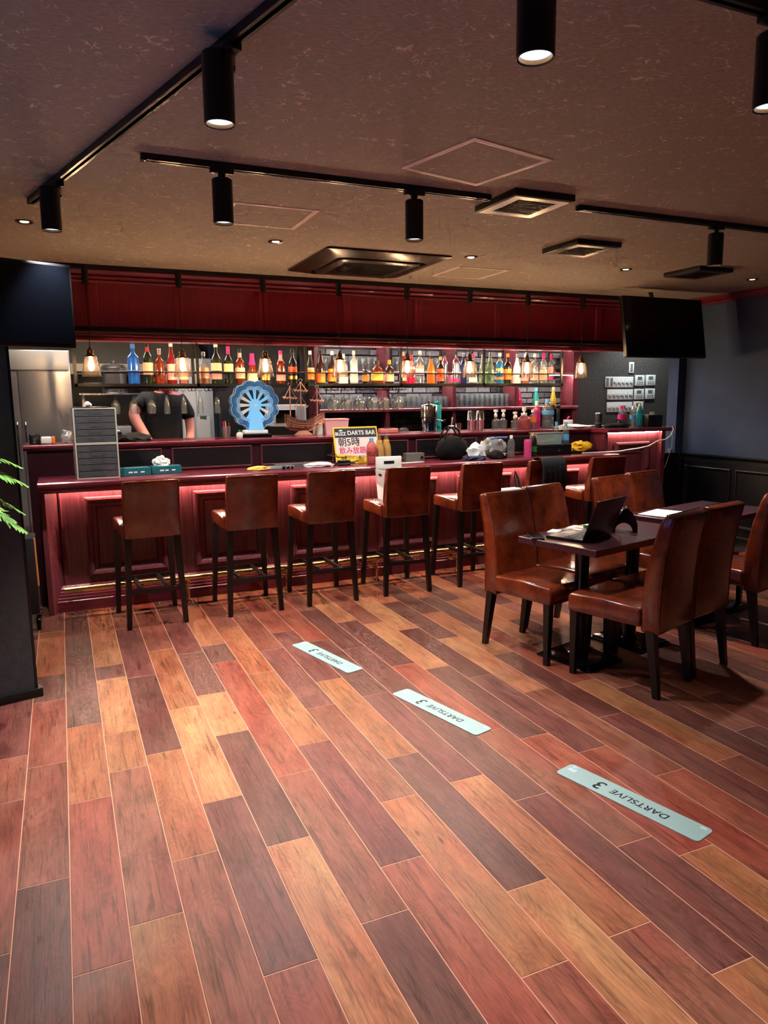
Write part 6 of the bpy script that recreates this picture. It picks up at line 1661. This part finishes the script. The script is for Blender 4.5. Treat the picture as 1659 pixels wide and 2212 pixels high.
o = MB().blob((0, 0, 0.014), (0.125, 0.05, 0.028), 9, 0.2, 2.4, 3, flat=0.0).build('plastic_pack', M('pack_white', (200, 205, 208), 0.3), loc=(1.87, 5.53, CT)); tag(o, 'white plastic wrapped pack left of the cables', 'packet')
cab = thing('cable_tangle', 'tangle of black cables and adapter before the bar sign', 'cables', (2.09, 5.57, CT))
rr = random.Random(4)
for i in range(5):
    pts = []
    for k in range(14):
        a = k * 0.5 + i
        pts.append((0.11 * math.cos(a) * (0.4 + 0.6 * rr.random()) + 0.02 * i - 0.03, 0.05 * math.sin(a), 0.006 + abs(0.05 * noise.noise(Vector((i * 3.1, k * 0.35, 2)))) + (0.08 * math.sin(PI * k / 13) if i == 0 else 0)))
    MB().tube(pts, 0.0032, 6).build('cable', M('cable_black', (22, 22, 22), 0.5), cab)
MB().rbox(-0.04, -0.02, 0.0, 0.06, 0.03, 0.042, 0.004).build('adapter', BLACKM, cab)
# sign
sg = thing('bar_sign', 'yellow and black BUZZ DARTS BAR sign board leaning on the ledge', 'sign', (2.275, 5.675, CT))
sg.rotation_euler = (R(-14), 0, R(3))
SW, SH = 0.205, 0.315
MB().rbox(-SW, 0, 0, SW, 0.012, SH, 0.002, 1).build('board', M('sign_yellow', (240, 200, 60), 0.5), sg, smooth=0)
MB().box(-SW + 0.012, -0.001, SH - 0.092, SW - 0.012, 0.0, SH - 0.012).build('black_header', M('sign_black', (42, 42, 46), 0.5), sg, smooth=0)
MB().prism([(-SW + 0.012, 0.09), (SW - 0.012, 0.035), (SW - 0.012, SH - 0.092), (-SW + 0.012, SH - 0.092)], -0.0008, 0.0, 'Y').build('pale_field', M('sign_pale', (226, 214, 206), 0.5), sg, smooth=0)
FR = (R(90), 0, 0)
inst(T_BUZZ, 'lettering_buzz', sg, (-0.140, -0.002, SH - 0.060), FR); inst(T_DARTS, 'lettering_darts_bar', sg, (0.052, -0.002, SH - 0.054), FR)
MB().prism([(0.018 * math.cos(PI * i / 8), 0.012 * math.sin(PI * i / 8)) for i in range(9)] , -0.002, -0.001, 'Y').build('logo_dome', SIGN_WHITE, sg, smooth=0).location = (-0.135, 0, SH - 0.036)
for dx in (-0.0012, 0, 0.0012): inst(T_ASA, 'lettering_line', sg, (-0.172 + dx, -0.002 + dx * 0.05, SH - 0.135 + dx * 0.5), FR)
for i, m_ in enumerate(T_MADE): inst(m_, 'lettering_small', sg, (0.015, -0.002, SH - 0.118 - 0.036 * i), FR)
for dx in (-0.001, 0, 0.001): inst(T_NOMI, 'lettering_pink', sg, (-0.168 + dx, -0.002 + dx * 0.05, SH - 0.205 + dx * 0.5), FR)
inst(T_KOE, 'lettering_foot', sg, (-0.165, -0.002, SH - 0.262), FR)
# juice bottles
bottle('bumpy plastic bottle of red drink with blue cap before the sign', 2.345, 5.57, CT, .215, .044, 'pet', 'rose', cap='sky', liquid='red', fill=.5, name='drink_bottle')
for (x, lb) in ((2.43, 'glass carafe of orange juice, left one by the sign'), (2.512, 'glass carafe of orange juice, right one by the sign')):
    bottle(lb, x, 5.60 if x < 2.5 else 5.64, CT, .262, .043, 'sloped', 'clear', liquid='juice', fill=.74, name='juice_bottle', group='juice carafes')
# white carrier bin on the fourth stool
bn = thing('white_bin', 'white carrier bin with handle panel standing on the fourth stool', 'bin', (2.385, 5.198, 0.704), R(-2))
mb = MB()
loft(mb, [[(-.10, -.115, 0), (.10, -.115, 0), (.10, .115, 0), (-.10, .115, 0)], [(-.112, -.135, .235), (.112, -.135, .235), (.112, .135, .235), (-.112, .135, .235)], [(-.106, -.129, .235), (.106, -.129, .235), (.106, .129, .235), (-.106, .129, .235)], [(-.095, -.11, .01), (.095, -.11, .01), (.095, .11, .01), (-.095, .11, .01)]])
mb.f.append([3, 2, 1, 0]); mb.build('bin_shell', WHITE, bn, smooth=0)
MB().rbox(-0.112, 0.115, 0.235, 0.112, 0.135, 0.335, 0.008, 2).build('handle_panel', WHITE, bn)
MB().rbox(-0.045, 0.1135, 0.275, 0.045, 0.115, 0.30, 0.0006, 1).build('handle_slot', BLACKM, bn)
MB().rbox(-0.1135, 0.0, 0.19, -0.1075, 0.06, 0.208, 0.001, 1).build('side_slot', BLACKM, bn)
# grey device
t = thing('grey_speaker', 'small grey box device with round button on the counter', 'device', (2.75, 5.60, CT), R(-4))
MB().rbox(-0.085, -0.04, 0, 0.085, 0.04, 0.075, 0.005).build('device_case', M('device_grey', (96, 92, 90), 0.45), t)
q = Matrix.Translation((0.06, -0.04, 0.035)) @ Matrix.Rotation(R(90), 4, 'X')
MB().lathe([(0.014, 0), (0.014, 0.002), (0.0, 0.002)], 16, mtx=q).build('button', BLACKM, t)
t = thing('loose_sheet', 'white sheets lying under the grey device', 'paper', (2.69, 5.53, CT + 0.0005), R(8)); MB().box(-0.10, -0.03, 0, 0.12, 0.02, 0.003).build('sheet', PAPER, t, smooth=0)
# black handbag
hbg = thing('black_handbag', 'black handbag with upright handles on the counter', 'handbag', (3.14, 5.62, CT), R(4))
FAB = M('bag_black', (5, 5, 6), 0.8, spec=0.3)
MB().blob((0, 0, 0.095), (0.165, 0.075, 0.12), 12, 0.16, 1.5, 3, flat=0.0).build('bag_body', FAB, hbg)
for y in (-0.03, 0.04):
    MB().tube([(-0.10 + 0.085 * (1 - math.cos(PI * i / 12)) , y, 0.17 + 0.115 * math.sin(PI * i / 12)) for i in range(13)], 0.0075, 8).build('handle', FAB, hbg)
o = MB().blob((0, 0, 0.05), (0.085, 0.055, 0.075), 14, 0.45, 2.2, 3, flat=0.0).build('white_bag', M('bag_white', (222, 224, 224), 0.45), loc=(3.365, 5.60, CT)); tag(o, 'crumpled white plastic bag right of the handbag', 'plastic bag')
o = MB().blob((0, 0, 0.016), (0.11, 0.06, 0.024), 16, 0.35, 1.9, 3, flat=0.0).build('blue_cloth', M('cloth_blue', (44, 62, 88), 0.85), loc=(3.28, 5.475, CT)); tag(o, 'dark blue cloth in front of the handbag', 'cloth')
t = thing('baseball_cap', 'black cap with white mark in front of the clear bags', 'cap', (3.535, 5.50, CT))
MB().blob((0, 0, 0.022), (0.085, 0.06, 0.05), 18, 0.2, 1.8, 3, flat=0.0).build('crown', FAB, t)
MB().box(0.02, -0.058, 0.045, 0.05, -0.054, 0.052).box(0.03, -0.06, 0.03, 0.036, -0.056, 0.047).build('white_mark', WHITE, t, smooth=0)
o = MB().blob((0, 0, 0.085), (0.12, 0.06, 0.085), 21, 0.4, 2.6, 3, flat=0.0).build('clear_bag', BAGP, loc=(3.62, 5.70, CT)); tag(o, 'bulky clear bag with blue rim behind the cap', 'plastic bag')
o = MB().tube([(3.56, 5.66, CT + 0.165), (3.64, 5.66, CT + 0.178), (3.74, 5.67, CT + 0.172)], 0.008, 8).build('blue_rim', C['blue']); o.parent = bpy.data.objects['clear_bag']; o.matrix_parent_inverse = Matrix.Translation((-3.62, -5.70, -CT))
o = MB().blob((0, 0, 0.06), (0.04, 0.02, 0.085), 23, 0.3, 2, 3, flat=0.0).build('white_pouch', M('pouch_white', (214, 216, 214), 0.4), loc=(3.50, 5.70, CT)); tag(o, 'upright pale pouch between handbag and clear bag', 'pouch')
bottle('empty clear drink bottle standing before the clear bag', 3.70, 5.54, CT, .20, .034, 'pet', 'clear', cap='white', name='drink_bottle', liquid='clear', fill=.35)
t = thing('pink_canister', 'small pink ribbed canister beside the green bottle', 'canister', (3.866, 5.52, CT))
MB().lathe([(0, 0), (0.034, 0)] + [(0.036 if i % 2 else 0.0335, 0.006 + 0.012 * i) for i in range(12)] + [(0.03, 0.152), (0, 0.155)], 20).build('canister', M('pink_plastic', (205, 70, 130), 0.4), t)
MB().lathe([(0.03, 0.150), (0.031, 0.158), (0.0, 0.160)], 16).build('lid', C['magenta'], t)
bottle('green tea bottle with pale cap beside the cash box', 3.955, 5.57, CT, .215, .038, 'pet', 'green', cap='cork', lab='green', labz=(.2, .42), name='tea_bottle')
cb = thing('cash_box', 'black cash box with round keyhole on the counter', 'cash box', (4.215, 5.63, CT))
MB().rbox(-0.175, -0.07, 0, 0.175, 0.10, 0.098, 0.004).build('box_body', BLACKW, cb)
q = Matrix.Translation((0.03, -0.07, 0.045)) @ Matrix.Rotation(R(90), 4, 'X')
MB().lathe([(0.013, 0), (0.013, 0.003), (0.009, 0.005), (0, 0.005)], 16, mtx=q).build('keyhole', CHROME, cb)
MB().box(-0.175, -0.0715, 0.075, 0.175, -0.07, 0.078).build('lid_seam', BLACKG, cb, smooth=0)
cl = thing('clear_tub', 'clear plastic tub with green and red contents on the cash box', 'tub', (4.175, 5.66, CT + 0.0985))
MB().prism([(-0.135, 0), (0.125, 0), (0.14, 0.105), (-0.15, 0.105)], -0.06, 0.065, 'Y').build('tub_body', thin_glass('tub_plastic', (225, 235, 232), body=0.3, bodycol=(225, 235, 232), rough=0.1), cl, smooth=0)
MB().rbox(-0.155, -0.066, 0.103, 0.145, 0.07, 0.112, 0.003).build('tub_lid', thin_glass('tub_plastic', (225, 235, 232)), cl)
MB().blob((0.05, 0, 0.035), (0.06, 0.045, 0.028), 3, 0.2, 2, 2).build('green_contents', M('lime', (130, 215, 90), 0.5), cl)
MB().blob((-0.06, 0, 0.024), (0.055, 0.045, 0.018), 5, 0.2, 2, 2).build('red_contents', M('pale_red', (220, 110, 105), 0.5), cl)
for (x, y, lb) in ((4.355, 5.755, 'small water bottle with blue cap behind the clear tub'), (4.425, 5.70, 'small water bottle with blue cap right of the clear tub')):
    bottle(lb, x, y, CT, .300 if x < 4.4 else .298, .033, 'pet', 'clear', cap='sky', lab='sky', labz=(.42, .62), name='water_bottle', group='small water bottles')
bp_ = thing('yellow_wrap', 'crumpled yellow wrapper on a black tray', 'wrapper', (4.56, 5.64, CT))
MB().rbox(-0.13, -0.06, 0, 0.13, 0.07, 0.016, 0.004).build('black_tray', BLACKM, bp_)
MB().blob((0, 0, 0.055), (0.115, 0.055, 0.058), 31, 0.5, 2.6, 3, flat=0.016).build('wrapper', M('yellow_paper', (246, 196, 40), 0.5), bp_)

# jacket over the sixth stool, papers and strap on its seat
ja = thing('black_jacket', 'black jacket draped over the sixth stool back', 'jacket', (3.66, 5.17, 0))
mb = MB(); W_ = 0.118
path = [(-0.305, 0.74), (-0.312, 0.80), (-0.315, 0.88), (-0.312, 0.95), (-0.30, 0.995), (-0.262, 1.008), (-0.215, 1.0), (-0.178, 0.94), (-0.155, 0.86), (-0.140, 0.78)]
nu = 15
for i in range(nu):
    u = i / (nu - 1)
    for j, (yy, zz) in enumerate(path):
        fold = 0.010 * math.sin(u * 14 + j * 0.25) * (1 if j < 4 or j > 7 else 0.25)
        sgn = -1 if j < 6 else 1
        mb.v.append(Vector((-W_ + 2 * W_ * u + 0.006 * math.sin(j), yy + sgn * abs(fold), zz + (0.015 * math.sin(u * 5) if j in (0, len(path) - 1) else 0))))
m_ = len(path)
for i in range(nu - 1):
    for j in range(m_ - 1):
        a = i * m_ + j; mb.f.append((a, a + m_, a + m_ + 1, a + 1))
o = mb.build('jacket_cloth', M('jacket_black', (20, 22, 25), 0.8, bump=0.4, bscale=30), ja, smooth=80)
sd = o.modifiers.new('thick', 'SOLIDIFY'); sd.thickness = 0.007; sd.offset = 1 
MB().tube([(-0.09, -0.312, 0.76), (-0.085, -0.325, 0.86), (-0.08, -0.318, 0.95)], 0.008, 8).build('sleeve_fold', M('jacket_black', (20, 22, 25), 0.8), ja)
t = thing('paper_bundle', 'bundle of white papers on the sixth stool seat', 'papers', (3.50, 5.24, 0.704), R(8))
for i in range(3): MB().box(-0.11 + 0.01 * i, -0.08, 0.006 * i, 0.11, 0.09 - 0.01 * i, 0.006 * i + 0.005).build('sheet', PAPER, t, smooth=0)
o = MB().tube([(3.60, 5.30, 0.715), (3.60, 5.33, 0.80), (3.605, 5.33, 0.86), (3.62, 5.31, 0.80), (3.625, 5.28, 0.715)], 0.009, 8).build('black_strap', FAB); tag(o, 'looped black strap on the sixth stool seat', 'strap')
